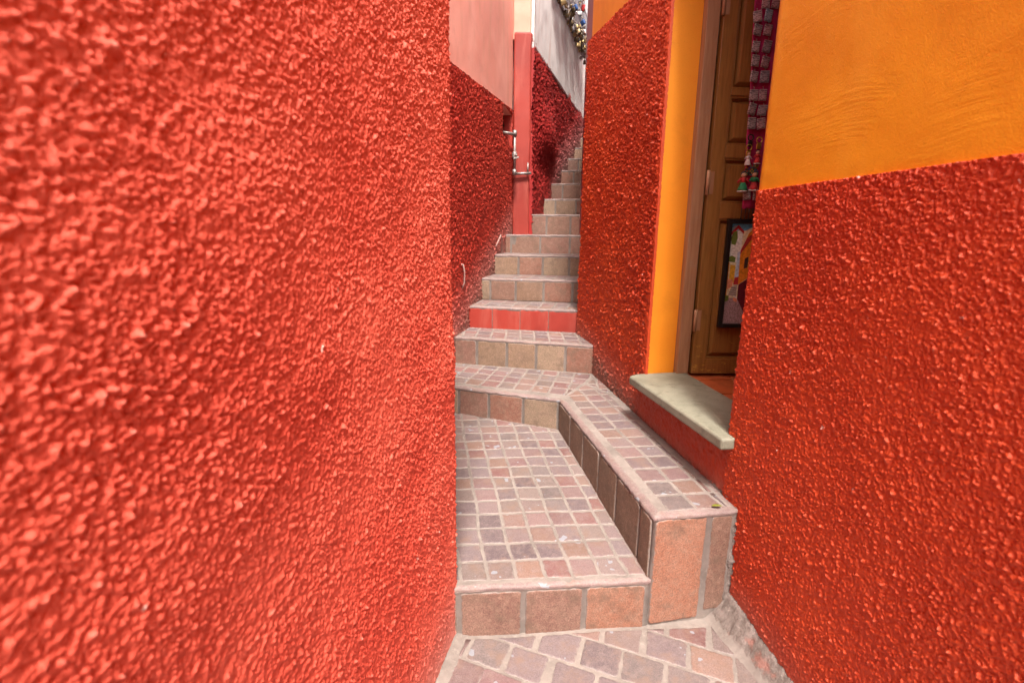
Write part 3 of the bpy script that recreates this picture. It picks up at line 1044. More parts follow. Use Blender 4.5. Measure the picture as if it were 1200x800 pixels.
# =====================================================================
#  WHITE HOUSE with the grille
# =====================================================================
HB = np.array((.3, 7.5, 0.0))
wh = empty('white_house', HB, 'aged white house with coarse wine red dado and a barred window high above the steps', 'house')
D4 = np.array((math.sin(rad(17)), math.cos(rad(17)))); P4 = np.array((.2, 6.05)); N4 = np.array((D4[1], -D4[0]))
pth = [P4 + D4*.0, P4 + D4*5.2]
hf3 = stucco_h(2.2, 1.5, 8.7, .012, .7)
def h3(s, z):
    h, c = hf3(s, z)
    # the render swells over rock towards its foot, with a hollow under the swelling
    sw = .06*np.exp(-((s - .75)/.40)**2 - ((z - 2.75)/.28)**2) - .03*np.exp(-((s - .8)/.5)**2 - ((z - 2.30)/.18)**2)
    f = np.clip((3.72 - z)/.25, .25, 1)
    return (h + sw + .03*samp(LOW, .009, s + 2, z))*f, c
wall_skin('dado', pth, 0, steps((0, 3.7, .012), (3.7, 5.2, .06)), steps((1.2, 3.70, .011)), 1, h3, None, M_RED_W, wh, HB, .12,
          top=lambda s: 3.69 + .012*np.sin(s*4.1) + .008*np.sin(s*17),
          dust=lambda s, z: np.clip(1.05 - (z - (1.6 + .44*s))/.75, 0, 1)*np.clip((s - .7)/.9, 0, 1))
wall_skin('upper_wall', pth, 0, steps((0, 5.2, .04)), steps((3.55, 6.8, .04)), 1,
          lambda s, z: (h_flat(.012, 9)(s, z)[0] + .012, np.zeros_like(s)), None, M_WHITE, wh, HB, .08)
mb = MB()
o = np.array((*(P4 + D4*.02 - N4*.06), .8)); mb.box(o, (*(D4*5.1), 0), (*(-N4*1.8), 0), (0, 0, 5.95))
mb.build('masonry', [M_WHITE], wh, HB)
mb = MB()
o = np.array((*(P4 - D4*.3 + N4*.08), 6.82)); mb.box(o, (*(D4*5.6), 0), (*(-N4*2.0), 0), (0, 0, .10))
mb.build('roof', [M_TERRA], wh, HB)
def w4(s, out, z):
    p = P4 + D4*s + N4*out
    return np.array((p[0], p[1], z))
# barred window
G0, G1, GZ0, GZ1, GO = .78, 3.15, 4.50, 5.95, .10
mb = MB()
mb.box(w4(G0, .030, GZ0), w4(G1, .03, GZ0) - w4(G0, .03, GZ0), (*(N4*.02), 0), (0, 0, GZ1 - GZ0), 0, .004)
win = mb.build('window', [M_SHUT], wh, HB)
mb = MB()
ks = np.arange(G0, G1 + .01, .105)
for s in ks:
    mb.tube([w4(s, GO, GZ0), w4(s, GO, GZ1)], .009, 0, 8)
for z in (GZ0 + .01, GZ0 + .52, GZ1 - .01):
    mb.tube([w4(G0, GO, z), w4(G1, GO, z)], .012, 0, 8)
for s in (G0, G1):
    for z in (GZ0 + .01, GZ0 + .52, GZ1 - .01):
        mb.tube([w4(s, .03, z), w4(s, GO, z)], .010, 0, 8)
mb.build('window_grille', [M_IRON], win, HB)

# padlocks: one of each kind with body and shackle, then copied
LOCK_COL = {'brass': (.36, .26, .12), 'dark bronze': (.11, .075, .04), 'silver': (.48, .47, .46), 'red': (.55, .03, .03), 'blue': (.04, .10, .28), 'pale pink': (.65, .40, .36)}
LOCK_MAT = {k: plain(k.replace(' ', '_') + '_padlock', c, .35, .0 if k in ('red', 'blue', 'pale pink') else .75, .3, 80) for k, c in LOCK_COL.items()}
lock_proto = {}
def make_lock(kind, loc):
    r = empty('padlock', loc, '', 'padlock')
    mb = MB(); mb.box((-.024, -.010, -.078), (.048, 0, 0), (0, .020, 0), (0, 0, .044), 0, .005, True)
    mb.build('body', [LOCK_MAT[kind]], r, (0, 0, 0))
    mb = MB(); mb.tube([(-.015, 0, -.036), (-.015, 0, -.010)] + [(.015*math.cos(math.pi - a), 0, -.010 + .017*math.sin(a)) for a in np.linspace(.3, math.pi - .3, 7)] + [(.015, 0, -.010), (.015, 0, -.036)], .0036, 0, 6)
    mb.build('shackle', [M_STEEL], r, (0, 0, 0))
    return r
def place_lock(kind, loc, rz, tilt, sc, label, group):
    if kind not in lock_proto:
        r = make_lock(kind, loc); lock_proto[kind] = r
    else:
        s = lock_proto[kind]
        r = s.copy(); COL.objects.link(r)
        for ch in s.children:
            c = ch.copy(); COL.objects.link(c); c.parent = r
    r.location = loc; r.rotation_euler = (tilt, random.uniform(-.35, .35), rz); r.scale = (sc,)*3
    r['label'] = label; r['group'] = group; r['category'] = 'padlock'
rl = random.Random(5)
def lock_at(s, z, kind, sc, out=None):
    p = w4(s, (GO + .012 if out is None else out), z)
    lab = {'brass': 'small brass padlock hanging among many on the bars of the white window grille',
           'dark bronze': 'small dark tarnished padlock hanging among many on the white window grille',
           'silver': 'small silver padlock hanging among many on the white window grille',
           'red': 'bright red padlock hanging among the brass ones on the white window grille',
           'blue': 'small blue padlock hanging among the brass ones on the white window grille',
           'pale pink': 'pale pink padlock hanging among the brass ones on the white window grille'}[kind]
    place_lock(kind, p, rl.uniform(0, 3.1), rl.uniform(-.3, .3), sc, lab, kind + ' padlocks on the grille')
W_ = ['brass']*5 + ['dark bronze']*6 + ['silver']*3
for k in range(95):                    # along the bottom rail, thicker towards the far end
    u = rl.random()**.75
    s = G0 + .12 + (G1 - G0 - .2)*u
    lock_at(s, GZ0 + .01 + rl.choice([0, 0, 0, -.055, -.10, .07, .13])*rl.uniform(.7, 1.2)*(.6 + u*.7), rl.choice(W_), rl.uniform(1.0, 1.55), GO + rl.uniform(-.01, .045))
for k in range(26):                    # strings of locks climbing a few bars
    s = rl.choice([2.25, 2.36, 2.46, 2.57]) + rl.uniform(-.02, .02)
    lock_at(s, GZ0 + rl.uniform(.12, 1.0), rl.choice(W_), rl.uniform(1.0, 1.4), GO + rl.uniform(.0, .03))
lock_at(2.46, GZ0 + .52, 'red', 2.0, GO + .04)
for s, z in ((1.62, .16), (2.30, .23), (2.95, .16)):
    lock_at(s, GZ0 + z, 'blue', 1.6, GO + .03)
for s, z in ((1.52, .36), (2.62, .20)):
    lock_at(s, GZ0 + z, 'pale pink', 1.6, GO + .03)

# =====================================================================
#  MAROON HOUSE up the steps, and the end of the alley
# =====================================================================
MBs = np.array((1.3, 6.0, 0.0))
mh = empty('maroon_house', MBs, 'maroon painted house edge showing as a thin strip behind the orange wall', 'house')
mb = MB()
q = [(.80, 4.02), (.800, 6.0), (1.70, 9.0), (2.6, 11.2), (4.2, 10.6), (3.6, 4.6)]
vs = [(*p, .3) for p in q] + [(*p, 4.9) for p in q]
k = len(q)
mb.add(vs, [(i, (i+1) % k, k + (i+1) % k, k + i) for i in range(k)] + [tuple(range(k, 2*k))], 0, smooth=False)
mb.build('wall', [M_MAROON], mh, MBs)
mb = MB()
vs = [(*p, 4.91) for p in q] + [(*p, 5.01) for p in q]
mb.add(vs, [(i, (i+1) % k, k + (i+1) % k, k + i) for i in range(k)] + [tuple(range(k, 2*k)), tuple(range(k))[::-1]], 0, smooth=False)
mb.build('roof', [M_TERRA], mh, MBs)
EB = np.array((1.9, 11.6, 0.0))
mb = MB(); mb.box((.9, 11.3, .5), (2.6, -.5, 0), (.06, .3, 0), (0, 0, 6.0), 0, .01)
o = mb.build('end_wall', [M_WHITE], None, EB); tag(o, 'pale wall closing the alley at the top of the steps', 'wall')

# =====================================================================
#  OCHRE HOUSE on the right, with the doorway
# =====================================================================
RB = np.array((1.2, 1.7, 0.0))
oh = empty('ochre_house', RB, 'orange house with rough red dado and a brown doorway filling the right side', 'house')
def sd(s, dep, z):
    p = WA + WD*s - WN*dep
    return np.array((p[0], p[1], z))
def sbox(mb, s0, s1, d0, d1, z0, z1, mi=0, bev=0.0, smooth=False):
    o = sd(s0, d0, z0)
    mb.box(o, sd(s1, d0, z0) - o, sd(s0, d1, z0) - o, (0, 0, z1 - z0), mi, bev, smooth)
SN, SJ = .112, .925                        # near corner and far jamb of the doorway
jamb = np.array((.735, 2.56)); far = np.array((.535, 3.93))
# near lower wall wraps into the reveal
corner = WA + WD*SN
pth = fillet([WA - WD*5, corner, corner - WN*.25], [0, .022, 0])
hfr = stucco_h(1.6, .60, 12.9, .007, .55)
wall_skin('lower_wall', pth, -5, steps((-5, -2.0, .06), (-2.0, -.95, .005), (-.95, .13, .0026), (.13, .36, .02)), steps((-.15, 0, .03), (0, 1.615, .0027)), -1,
          lambda s, z: (hfr(s, z)[0]*np.clip(z/.25 + .35, .5, 1) - .004, hfr(s, z)[1]), None, M_RED_R, oh, RB, .03,
          dust=lambda s, z: np.clip(1 - (z - .02)/.26, 0, 1)*np.clip(1.2 + s*1.2, 0, 1))
# wall under the doorstep
pth2 = [corner - WD*.02 - WN*.012, jamb - np.array((.004, 0)) + WD*.02]
hfu = stucco_h(1.1, .9, 4.4, .004, .6)
wall_skin('lower_wall', pth2, 0, steps((0, np.linalg.norm(pth2[1] - pth2[0]), .007)), steps((-.15, .3, .03), (.3, .672, .007)), -1,
          hfu, None, M_RED_R, oh, RB, .02, dust=lambda s, z: np.clip(1 - (z - .46)/.10, 0, 1))
# far dado, wraps round the far corner
pth3 = fillet([jamb, far, far + np.array((.75, .12))], [0, .03, 0])
hff_ = stucco_h(1.9, .95, 7.2, .006, .8)
hff = lambda s, z: (hff_(s, z)[0]*np.clip(.25 + s/.04, .25, 1) - .003, hff_(s, z)[1])
Ld = np.linalg.norm(far - jamb)
wall_skin('lower_wall', pth3, 0, steps((0, Ld + .05, .0045), (Ld + .05, Ld + .7, .04)), steps((-.1, .4, .05), (.4, 2.80, .0045)), -1,
          hff, None, M_RED_R, oh, RB, .014, top=lambda s: 2.735 + .085*np.minimum(s, Ld + .05),
          dust=lambda s, z: np.clip(1 - (z - (.44 + .16*s))/.30, 0, 1))
# smooth orange above
pth = fillet([WA - WD*5 - WN*.006, corner - WN*.006, corner - WN*.25], [0, .018, 0])
wall_skin('upper_wall', pth, -5, steps((-5, -1.0, .1), (-1.0, .13, .012), (.13, .36, .03)), steps((1.59, 2.5, .012), (2.5, 3.8, .06)), -1,
          lambda s, z: (h_flat(.005, 15)(s, z)[0], np.zeros_like(s)), None, M_ORANGE, oh, RB, .03)
pth = fillet([jamb + np.array((.018, .0)), far + np.array((.020, 0)), far + np.array((.75, .14))], [0, .03, 0])
wall_skin('upper_wall', pth, 0, steps((0, Ld, .03), (Ld, Ld + .7, .03)), steps((2.65, 3.8, .03)), -1,
          lambda s, z: (h_flat(.004, 25)(s, z)[0], np.zeros_like(s)), None, M_ORANGE, oh, RB, .03)
# masonry: near pier, far pier, lintel, floor block, back and side walls
mb = MB()
sbox(mb, -5, SN - .02, .030, .25, -.15, 3.78)
sbox(mb, SJ + .035, 2.22, .062, .25, -.15, 3.78)
sbox(mb, SN - .02, SJ + .035, .012, .25, 2.98, 3.78)
sbox(mb, SN - .02, SJ + .035, .045, 2.6, -.15, .664)
sbox(mb, SJ + .035, 2.22, .251, 2.6, -.15, .664)
sbox(mb, -5, SN - .02, .251, 2.6, -.15, .664)
mb.build('masonry', [M_ORANGE2], oh, RB)
mb = MB()
sbox(mb, -1.2, 2.2, 2.45, 2.6, .67, 3.6); sbox(mb, -1.35, -1.2, .252, 2.6, .67, 3.6); sbox(mb, 2.05, 2.2, .252, 2.44, .67, 3.6)
mb.build('room_wall', [M_CREAM], oh, RB)
mb = MB(); sbox(mb, -5.05, 2.36, -.05, 2.7, 3.81, 3.90)
mb.build('roof', [M_TERRA], oh, RB)
# orange reveal on the far jamb
mb = MB()
o = np.array((jamb[0] + .010, jamb[1] + .016, .70))
vx = sd(SJ + .030, .206, .70) - o
mb.box(o + np.array((0, .0, 0)), (vx[0], vx[1], 0), (.01, .05, 0), (0, 0, 2.29), 0, .004)
mb.build('door_jamb', [M_ORANGE2], oh, RB)
# doorstep: stone sill with a rounded nose
mb = MB()
bm = bmesh.new()
o = sd(SN - .055, -.058, .672); e1 = sd(SJ - .015, -.074, .672) - o; e2 = sd(SN - .055, .26, .672) - o
e1b = sd(SJ + .02, .258, .672) - o
c = [o, o + e1, o + e1b, o + e2]
# keep the sill's inner half between the jambs
pl = [o, o + e1, sd(SJ + .012, -.02, .672), sd(SJ + .022, .262, .672), sd(SN + .004, .238, .672), sd(SN + .004, .02, .672), sd(SN - .055, .0, .672)]
bot = [bm.verts.new(p) for p in pl]; top_ = [bm.verts.new(p + np.array((0, 0, .048))) for p in pl]
n = len(pl)
bm.faces.new(bot[::-1]); ft = bm.faces.new(top_)
for i in range(n):
    bm.faces.new((bot[i], bot[(i+1) % n], top_[(i+1) % n], top_[i]))
bmesh.ops.recalc_face_normals(bm, faces=bm.faces)
ed = [e for e in bm.edges if all((v in (bot[0], bot[1], top_[0], top_[1], bot[6], top_[6], bot[2], top_[2])) for v in e.verts)]
bmesh.ops.bevel(bm, geom=ed, offset=.011, segments=4, affect='EDGES', profile=.5)
mb.from_bm(bm, 0, False)
mb.build('doorstep', [M_SILL], oh, RB)
# terracotta floor tiles inside
mb = MB()
sbox(mb, -1.18, 2.04, .2635, 2.44, .665, .700, 1)
for i in range(-5, 9):
    for j in range(9):
        sa = .13 + i*.235; da = .268 + j*.235
        if sa + .23 > 2.0 or da + .23 > 2.42 or sa < -1.15:
            continue
        sbox(mb, sa, sa + .222, da, da + .222, .690, .7055 + random.uniform(0, .001), 0, .003)
mb.build('tile_floor', [M_TERRA, M_GROUT], oh, RB)
# door frame (jamb posts and head)
mb = MB()
sbox(mb, SJ - .004, SJ + .05, .207, .275, .718, 2.97, 0, .004)
sbox(mb, SN - .03, SN + .02, .252, .32, .72, 2.97, 0, .004)
sbox(mb, SN + .02, SJ - .004, .207, .275, 2.91, 2.97, 0, .004)
mb.build('door_frame', [M_FRAME], oh, RB)
# door leaf, opened inwards so that its face looks down the alley
DL0 = np.array((.990, 2.576)); DU = np.array((.9993, .0375)); DN = np.array((.0375, -.9993))
def dl(w, out, z):
    p = DL0 + DU*w + DN*out
    return np.array((p[0], p[1], z))
def dbox(mb, w0, w1, o0, o1, z0, z1, mi=0, bev=0.0):
    o = dl(w0, o0, z0); mb.box(o, dl(w1, o0, z0) - o, dl(w0, o1, z0) - o, (0, 0, z1 - z0), mi, bev)
mb = MB()
WL = .44
dbox(mb, .004, .075, -.04, 0, .722, 2.90, 0, .003); dbox(mb, WL - .07, WL, -.04, 0, .722, 2.90, 0, .003)
PAN = [(.805, 1.555), (1.632, 1.852), (1.913, 2.142), (2.172, 2.84)]
zz = [.722] + [x for p in PAN for x in p] + [2.90]
for a, b in zip(zz[0::2], zz[1::2]):
    dbox(mb, .0755, WL - .0705, -.0395, -.0005, a, b, 0, .003)
dbox(mb, .07, WL - .07, -.038, -.0305, .73, 2.89, 0)
door = mb.build('door', [M_WOOD], oh, RB)
for a, b in PAN:
    mb = MB()
    w0, w1 = .0757, WL - .0707
    # bead moulding round the opening and a raised, bevelled field
    for (x0, x1, y0, y1) in ((w0, w1, a, a + .010), (w0, w1, b - .010, b), (w0, w0 + .010, a + .010, b - .010), (w1 - .010, w1, a + .010, b - .010)):
        dbox(mb, x0, x1, -.0303, -.006, y0, y1, 0, .003)
    o4 = [dl(w0 + .018, -.0303, a + .018), dl(w1 - .018, -.0303, a + .018), dl(w1 - .018, -.0303, b - .018), dl(w0 + .018, -.0303, b - .018)]
    i4 = [dl(w0 + .036, -.007, a + .036), dl(w1 - .036, -.007, a + .036), dl(w1 - .036, -.007, b - .036), dl(w0 + .036, -.007, b - .036)]
    mb.add(o4 + i4, [(4, 5, 6, 7), (0, 1, 5, 4), (1, 2, 6, 5), (2, 3, 7, 6), (3, 0, 4, 7)], 0, smooth=False)
    mb.build('panel', [M_WOOD], door, RB)
for z in (1.02, 1.73, 2.55):
    mb = MB(); mb.tube([dl(-.004, .008, z - .06), dl(-.004, .008, z + .06)], .009, 0, 10)
    dbox(mb, .0, .030, .0002, .003, z - .055, z + .055, 0, .001)
    mb.build('hinge', [M_FRAME], door, RB)

# =====================================================================
#  framed picture on the door
# =====================================================================
FB = dl(.117, .02, .985)
pic = empty('framed_picture', FB, 'black framed photo of a colourful alley hanging low on the brown door', 'picture')
w0, w1, z0, z1 = .117, .43, .985, 1.551
mb = MB()
for a in ((w0, w0 + .022, z0, z1), (w1 - .022, w1, z0, z1), (w0 + .022, w1 - .022, z0, z0 + .022), (w0 + .022, w1 - .022, z1 - .022, z1)):
    dbox(mb, a[0], a[1], .003, .028, a[2], a[3], 0, .003)
mb.build('frame', [M_BLACK], pic, FB)
PM = {'sky': (.10, .38, .55), 'white': (.68, .58, .50), 'cream': (.70, .50, .30), 'orange': (.62, .20, .02), 'yellow': (.68, .32, .03), 'red': (.36, .03, .03),
      'wine': (.10, .012, .02), 'cobble': (.32, .22, .22), 'green': (.12, .16, .03), 'dark': (.05, .03, .025), 'salmon': (.62, .22, .12), 'blue': (.35, .45, .52), 'steps': (.34, .29, .24)}
pn = list(PM)
pm = [plain('print_' + k, tuple(min(.85, x*1.5) for x in v), .3, 0, .6 if k == 'cobble' else .35, 160 if k == 'cobble' else 70) for k, v in PM.items()]
mb = MB()
def shape(name, pts, lv):
    """polygon of the print: pts in sight-size units (u right, v up, 0..1)"""
    U0, U1, V0, V1 = w0 + .020, w1 - .020, z0 + .020, z1 - .020
    vs = [dl(U0 + (U1 - U0)*max(0, min(1, u)), .010 + lv*.0002, V0 + (V1 - V0)*max(0, min(1, v))) for u, v in pts]
    mb.add(vs, [tuple(range(len(vs)))], pn.index(name), smooth=False)
shape('cream', [(0, 0), (1, 0), (1, 1), (0, 1)], 0)
shape('sky', [(0, .93), (.30, .93), (.52, .99), (.52, 1), (0, 1)], 1)
shape('white', [(0, .62), (.24, .62), (.26, .90), (.12, .99), (0, .94)], 1)
shape('red', [(0, .90), (.15, .985), (.27, .93), (.27, .90), (.15, .95), (0, .865)], 2)
shape('green', [(.05, .80), (.13, .79), (.16, .86), (.14, .93), (.07, .92), (.03, .86)], 3)
shape('blue', [(.18, .46), (.26, .46), (.26, .74), (.19, .72)], 2)
shape('red', [(.165, .40), (.26, .40), (.26, .48), (.18, .47)], 3)
shape('yellow', [(.07, .42), (.17, .42), (.17, .59), (.07, .60)], 3)
shape('salmon', [(.02, .34), (.15, .38), (.15, .45), (.02, .46)], 4)
shape('orange', [(0, .24), (.05, .26), (.05, .62), (0, .64)], 4)
shape('green', [(.02, .63), (.15, .62), (.16, .67), (.08, .69), (.02, .67)], 4)
shape('green', [(0, .22), (.10, .24), (.10, .29), (0, .29)], 6)
shape('orange', [(.26, .40), (.52, .50), (1, .60), (1, 1), (.50, .99), (.36, .90), (.24, .72), (.25, .52)], 3)
shape('red', [(.24, .70), (.50, .90), (.50, .93), (.34, .86), (.24, .74)], 4)
shape('dark', [(.34, .56), (.41, .57), (.41, .68), (.34, .66)], 5)
shape('wine', [(.27, .18), (.40, .10), (1, .05), (1, .60), (.55, .50), (.27, .40)], 4)
shape('steps', [(.08, .29), (.24, .28), (.25, .40), (.14, .38)], 4)
for k in range(4):
    shape('dark', [(.09 + k*.015, .30 + k*.022), (.24, .295 + k*.022), (.24, .300 + k*.022), (.09 + k*.015, .305 + k*.022)], 5)
shape('cobble', [(0, 0), (1, 0), (1, .06), (.45, .10), (.27, .26), (.06, .27), (0, .22)], 5)
shape('salmon', [(.19, .24), (.27, .22), (.27, .26), (.20, .28)], 6)
shape('white', [(.19, .275), (.27, .255), (.27, .27), (.20, .292)], 7)
mb.build('print', pm, pic, FB)

# =====================================================================
#  magenta cloth with souvenirs hanging in the doorway
# =====================================================================
def cloth_pt(w, out, z):
    return dl(w - .034, out, z)
CB = cloth_pt(.16, .05, 1.604)
mb = MB()
cols_ = 26; rows_ = 60
vs = []
for j in range(rows_ + 1):
    for i in range(cols_ + 1):
        z = 1.604 + (2.88 - 1.604)*j/rows_
        w = .20 - .045*(z - 1.604)/.96 + .30*i/cols_*.85
        vs.append(cloth_pt(w, .05 + .006*math.sin(i*.55 + j*.07) + .003*math.sin(j*.3), z + (0 if j else random.uniform(-.003, .003))))
fs = [(j*(cols_+1) + i, j*(cols_+1) + i + 1, (j+1)*(cols_+1) + i + 1, (j+1)*(cols_+1) + i) for j in range(rows_) for i in range(cols_)]
mb.add(vs, fs, 0)
for i in range(0, 26, 2):      # fringe
    w = .20 + .30*i/26*.85
    mb.tube([cloth_pt(w, .05, 1.606), cloth_pt(w + random.uniform(-.006, .006), .052, 1.55 + random.uniform(-.015, .01))], .0022, 1, 5)
cl = mb.build('souvenir_cloth', [M_CLOTH, M_BLACK], None, CB)
sol = cl.modifiers.new('thickness', 'SOLIDIFY'); sol.thickness = .003
tag(cl, 'long magenta cloth hung in the doorway and covered with rows of souvenirs', 'cloth')

def mat_magnet(name, base, ink):
    m, nt, p = new_mat(name)
    pos = nd(nt, 'ShaderNodeTexCoord').outputs['Object']
    mp = nd(nt, 'ShaderNodeMapping'); mp.inputs['Scale'].default_value = (60, 60, 300)
    lk(nt, pos, mp.inputs['Vector'])
    f = noise(nt, mp.outputs[0], 1.0, 3, .6)
    c = mix_c(nt, math_n(nt, 'MULTIPLY', ramp(nt, f, .46, .56), .85), base, ink)
    lk(nt, c, p.inputs['Base Color']); p.inputs['Roughness'].default_value = .35
    return m
MG = [mat_magnet('printed_magnet_pale', (.42, .35, .335), (.07, .045, .055)), mat_magnet('printed_magnet_grey', (.30, .26, .27), (.05, .04, .05)),
      mat_magnet('printed_magnet_blue', (.34, .46, .50), (.12, .16, .20)), mat_magnet('printed_magnet_rose', (.44, .31, .30), (.08, .035, .045))]
M_GOLD = plain('gilt_metal', (.55, .34, .06), .3, .7)
ords = ['top', 'second', 'third', 'fourth', 'fifth', 'sixth', 'seventh', 'eighth', 'ninth']
def magnet(w, z, mat, label, sc=1.0):
    b = cloth_pt(w, .064, z)
    r = empty('souvenir_magnet', b, label, 'souvenir', 'printed souvenir magnets on the magenta cloth')
    mb = MB(); o = np.array(b)
    wv = DU*.040*sc; hh = .052*sc
    mb.box(o + np.array((-wv[0]/2, -wv[1]/2, -hh/2)), (wv[0], wv[1], 0), (DN[0]*.008, DN[1]*.008, 0), (0, 0, hh), 0, .003, True)
    mb.build('plaque', [mat], r, b)
    mb = MB(); mb.tube([np.array(b) + np.array((0, 0, hh/2 - .003)), np.array(b) + np.array((0, -.003, hh/2 + .010)), np.array(b) + np.array((0, .008, hh/2 + .014))], .0016, 0, 5)
    mb.build('loop', [M_STEEL], r, b)
    r.rotation_euler = (random.uniform(-.05, .05), random.uniform(-.17, .17), random.uniform(-.35, .35)); r.scale = (random.uniform(.86, 1.08), 1, random.uniform(.88, 1.08))
rowz = [2.525, 2.465, 2.410, 2.335, 2.275, 2.208, 2.128, 2.064, 1.998]
for ri, z in enumerate(rowz):
    wl = .20 - .045*(z - 1.604)/.96
    offs = [.012 + (.03 if ri == 0 else 0), .060 + (.03 if ri == 0 else 0)]
    for ci, dw in enumerate(offs):
        mat = MG[2] if (ri == 1 and ci == 1) else MG[(ri*2 + ci*3) % 4 if (ri*2 + ci*3) % 4 != 2 else 0]
        col_ = 'pale blue' if mat is MG[2] else 'small printed'
        magnet(wl + dw + random.uniform(-.003, .003), z + random.uniform(-.004, .004), mat,
               '%s souvenir magnet, %s of the two in the %s row on the magenta cloth' % (col_, ('left', 'right')[ci], ords[ri]))
magnet(.208, 1.668, MG[0], 'printed souvenir magnet, left of the two at the very bottom of the magenta cloth', 1.0)
magnet(.254, 1.668, MG[3], 'printed souvenir magnet, right of the two at the very bottom of the magenta cloth', 1.0)
# gilt key rings
for w, z, lab, mt in ((.196, 1.935, 'dark metal key ring hanging under the magnet rows on the magenta cloth', M_BLACK), (.192, 1.890, 'gilt key ring hanging below the dark one on the magenta cloth', M_GOLD),
                      (.240, 1.925, 'gilt key ring right of the dark one on the magenta cloth', M_GOLD)):
    b = cloth_pt(w, .068, z); r = empty('key_ring', b, lab, 'key ring')
    mb = MB(); mb.tube([b + np.array((DU[0]*.014*math.cos(a), DU[1]*.014*math.cos(a) - .004, .014*math.sin(a))) for a in np.linspace(0, 2*math.pi, 15)], .003, 0, 6, cap=False)
    mb.build('ring', [mt], r, b)
    mb = MB(); bb = np.array(b); mb.box(bb + np.array((-.012, -.006, -.042)), (.024, 0, 0), (0, .006, 0), (0, 0, .026), 0, .003, True)
    mb.build('charm', [mt], r, b)
# small cloth dolls
DOLLC = [plain('doll_skin', (.55, .33, .20), .7), plain('doll_red', (.50, .03, .03), .8), plain('doll_green', (.02, .22, .08), .8), plain('doll_white', (.68, .64, .60), .8), plain('doll_hair', (.02, .012, .01), .7)]
for w, z, sc, order, lab in ((.194, 1.842, .75, (3, 3, 4), 'tiny pale rag doll with dark hair on the magenta cloth'),
                             (.182, 1.735, 1.2, (1, 2, 4), 'rag doll in red blouse and green skirt at the lower edge of the magenta cloth'),
                             (.236, 1.738, 1.15, (2, 1, 4), 'rag doll in green blouse and red skirt, right of the other at the lower edge'),
                             (.240, 1.850, .8, (1, 1, 4), 'tiny red rag doll right of the pale one on the magenta cloth')):
    b = np.array(cloth_pt(w, .070, z)); r = empty('rag_doll', b, lab, 'doll')
    mb = MB(); mb.tube([b + np.array((0, 0, -.040*sc)), b + np.array((0, 0, -.034*sc)), b + np.array((0, 0, -.006*sc))], [.020*sc, .0195*sc, .009*sc], 0, 12); mb.build('skirt', [DOLLC[order[1]]], r, b)
    mb = MB(); mb.tube([b + np.array((0, 0, -.044*sc)), b + np.array((0, 0, -.040*sc))], [.0212*sc, .0206*sc], 0, 12); mb.build('hem', [DOLLC[3]], r, b)
    mb = MB(); mb.tube([b + np.array((0, 0, -.008*sc)), b + np.array((0, 0, .012*sc))], [.010*sc, .012*sc], 0, 10)
    for sg in (-1, 1):
        mb.tube([b + np.array((sg*.010*sc, 0, .010*sc)), b + np.array((sg*.024*sc, -.003, -.008*sc))], [.005*sc, .0035*sc], 0, 7)
    mb.build('blouse', [DOLLC[order[0]]], r, b)
    mb = MB(); bm = bmesh.new(); bmesh.ops.create_uvsphere(bm, u_segments=12, v_segments=8, radius=.0115*sc)
    for v in bm.verts:
        v.co += Vector(b + np.array((0, 0, .023*sc)))
    mb.from_bm(bm, 0, True); mb.build('head', [DOLLC[0]], r, b)
    mb = MB(); bm = bmesh.new(); bmesh.ops.create_uvsphere(bm, u_segments=12, v_segments=8, radius=.0125*sc)
    for v in bm.verts:
        v.co = Vector((v.co.x, v.co.y*.9 + .003, v.co.z*.9 + .003*sc)) + Vector(b + np.array((0, 0, .024*sc)))
    mb.from_bm(bm, 0, True); mb.build('hair', [DOLLC[4]], r, b)
# woven band of bright beads
b = np.array(cloth_pt(.222, .066, 1.785)); mb = MB()
BC = [plain('bead_%s' % k, c, .4) for k, c in (('red', (.5, .03, .04)), ('green', (.03, .25, .12)), ('yellow', (.6, .38, .03)), ('blue', (.03, .12, .4)), ('black', (.02, .02, .02)))]
for j in range(6):
    for i in range(9):
        q = b + np.array((DU[0]*(i - 4)*.0075, DU[1]*(i - 4)*.0075, (j - 2.5)*.0085))
        bm = bmesh.new(); bmesh.ops.create_icosphere(bm, subdivisions=1, radius=.0042)
        for v in bm.verts:
            v.co += Vector(q)
        mb.from_bm(bm, (i*2 + j*3 + (i*j) % 3) % 5, True)
o = mb.build('beaded_band', BC, None, b); tag(o, 'band of multicoloured beads near the bottom of the magenta cloth', 'souvenir')

# fallen leaf on the corner of the ledge
b = np.array((.775, 1.640, ZL + .008)); mb = MB()
top_l = []; 
for k in range(9):
    t = k/8
    wv = .0075*math.sin(math.pi*min(1, t*1.02))**.8 + .0003
    for sg in (-1, 0, 1):
        top_l.append(b + np.array(((t - .5)*.040, sg*wv, .0035*math.sin(t*3.1) + (.002 if sg else 0))))
fs = []
for k in range(8):
    for c_ in (0, 1):
        fs.append((k*3 + c_, k*3 + c_ + 1, k*3 + c_ + 4, k*3 + c_ + 3))
mb.add(top_l, fs, 0)
lf = mb.build('fallen_leaf', [M_LEAF], None, b)
sol = lf.modifiers.new('thickness', 'SOLIDIFY'); sol.thickness = .0008
tag(lf, 'small yellow green leaf lying on the front corner of the stone ledge', 'leaf')

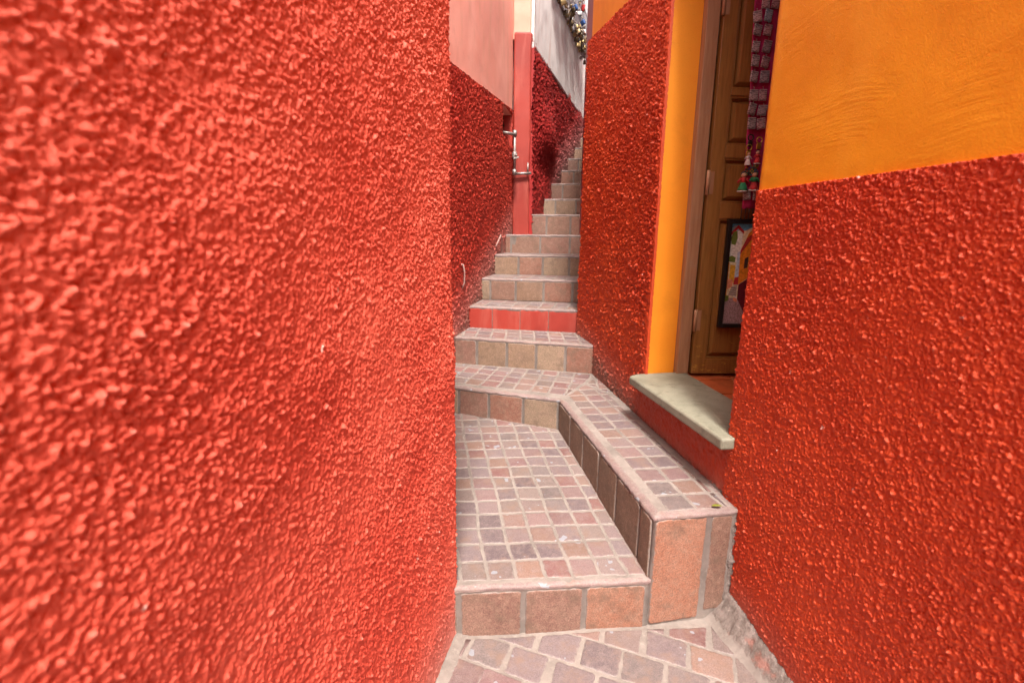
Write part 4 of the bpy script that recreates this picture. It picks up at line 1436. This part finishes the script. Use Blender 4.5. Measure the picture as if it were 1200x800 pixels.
# =====================================================================
#  light, air, camera
# =====================================================================
w = bpy.data.worlds.new('World'); SC.world = w; w.use_nodes = True
nt = w.node_tree
bg = nt.nodes.get('Background') or nt.nodes.new('ShaderNodeBackground')
sky = nt.nodes.new('ShaderNodeTexSky'); sky.sky_type = 'NISHITA'; sky.sun_disc = False
EL, AZ = rad(61), rad(176)          # azimuth clockwise from +Y: behind and to the right of the camera
sky.sun_elevation = EL; sky.sun_rotation = AZ
sky.dust_density = 8.0; sky.air_density = .7; sky.ozone_density = .3; sky.altitude = 0
nt.links.new(sky.outputs[0], bg.inputs[0]); bg.inputs[1].default_value = .148
sun = bpy.data.lights.new('sun', 'SUN'); sun.energy = 3.3; sun.angle = rad(9); sun.color = (1, .95, .88)
so = bpy.data.objects.new('sun', sun); COL.objects.link(so)
sdir = Vector((math.sin(AZ)*math.cos(EL), math.cos(AZ)*math.cos(EL), math.sin(EL)))
so.rotation_euler = sdir.to_track_quat('Z', 'Y').to_euler()
so.location = (0, 0, 20)

cam = bpy.data.cameras.new('camera'); co = bpy.data.objects.new('camera', cam); COL.objects.link(co)
cam.sensor_width = 36; cam.lens = 565/1200*36; cam.clip_start = .02; cam.clip_end = 300
th, ro = rad(12.2), rad(.6)
F = Vector((0, math.cos(th), -math.sin(th))); U0 = Vector((0, math.sin(th), math.cos(th))); R0 = Vector((1, 0, 0))
R_ = R0*math.cos(ro) + U0*math.sin(ro); U_ = U0*math.cos(ro) - R0*math.sin(ro)
from mathutils import Matrix
M = Matrix((R_, U_, -F)).transposed().to_4x4(); M.translation = Vector((0, 0, 1.45))
co.matrix_world = M
cam.dof.use_dof = True; cam.dof.focus_distance = 2.3; cam.dof.aperture_fstop = 3.6
SC.camera = co
SC.render.engine = 'CYCLES'
SC.cycles.max_bounces = 8; SC.cycles.diffuse_bounces = 4
SC.cycles.use_denoising = True
SC.cycles.use_adaptive_sampling = False
SC.view_settings.view_transform = 'Standard'; SC.view_settings.look = 'None'
SC.view_settings.gamma = 1; SC.view_settings.use_curve_mapping = False
SC.view_settings.exposure = 1.2
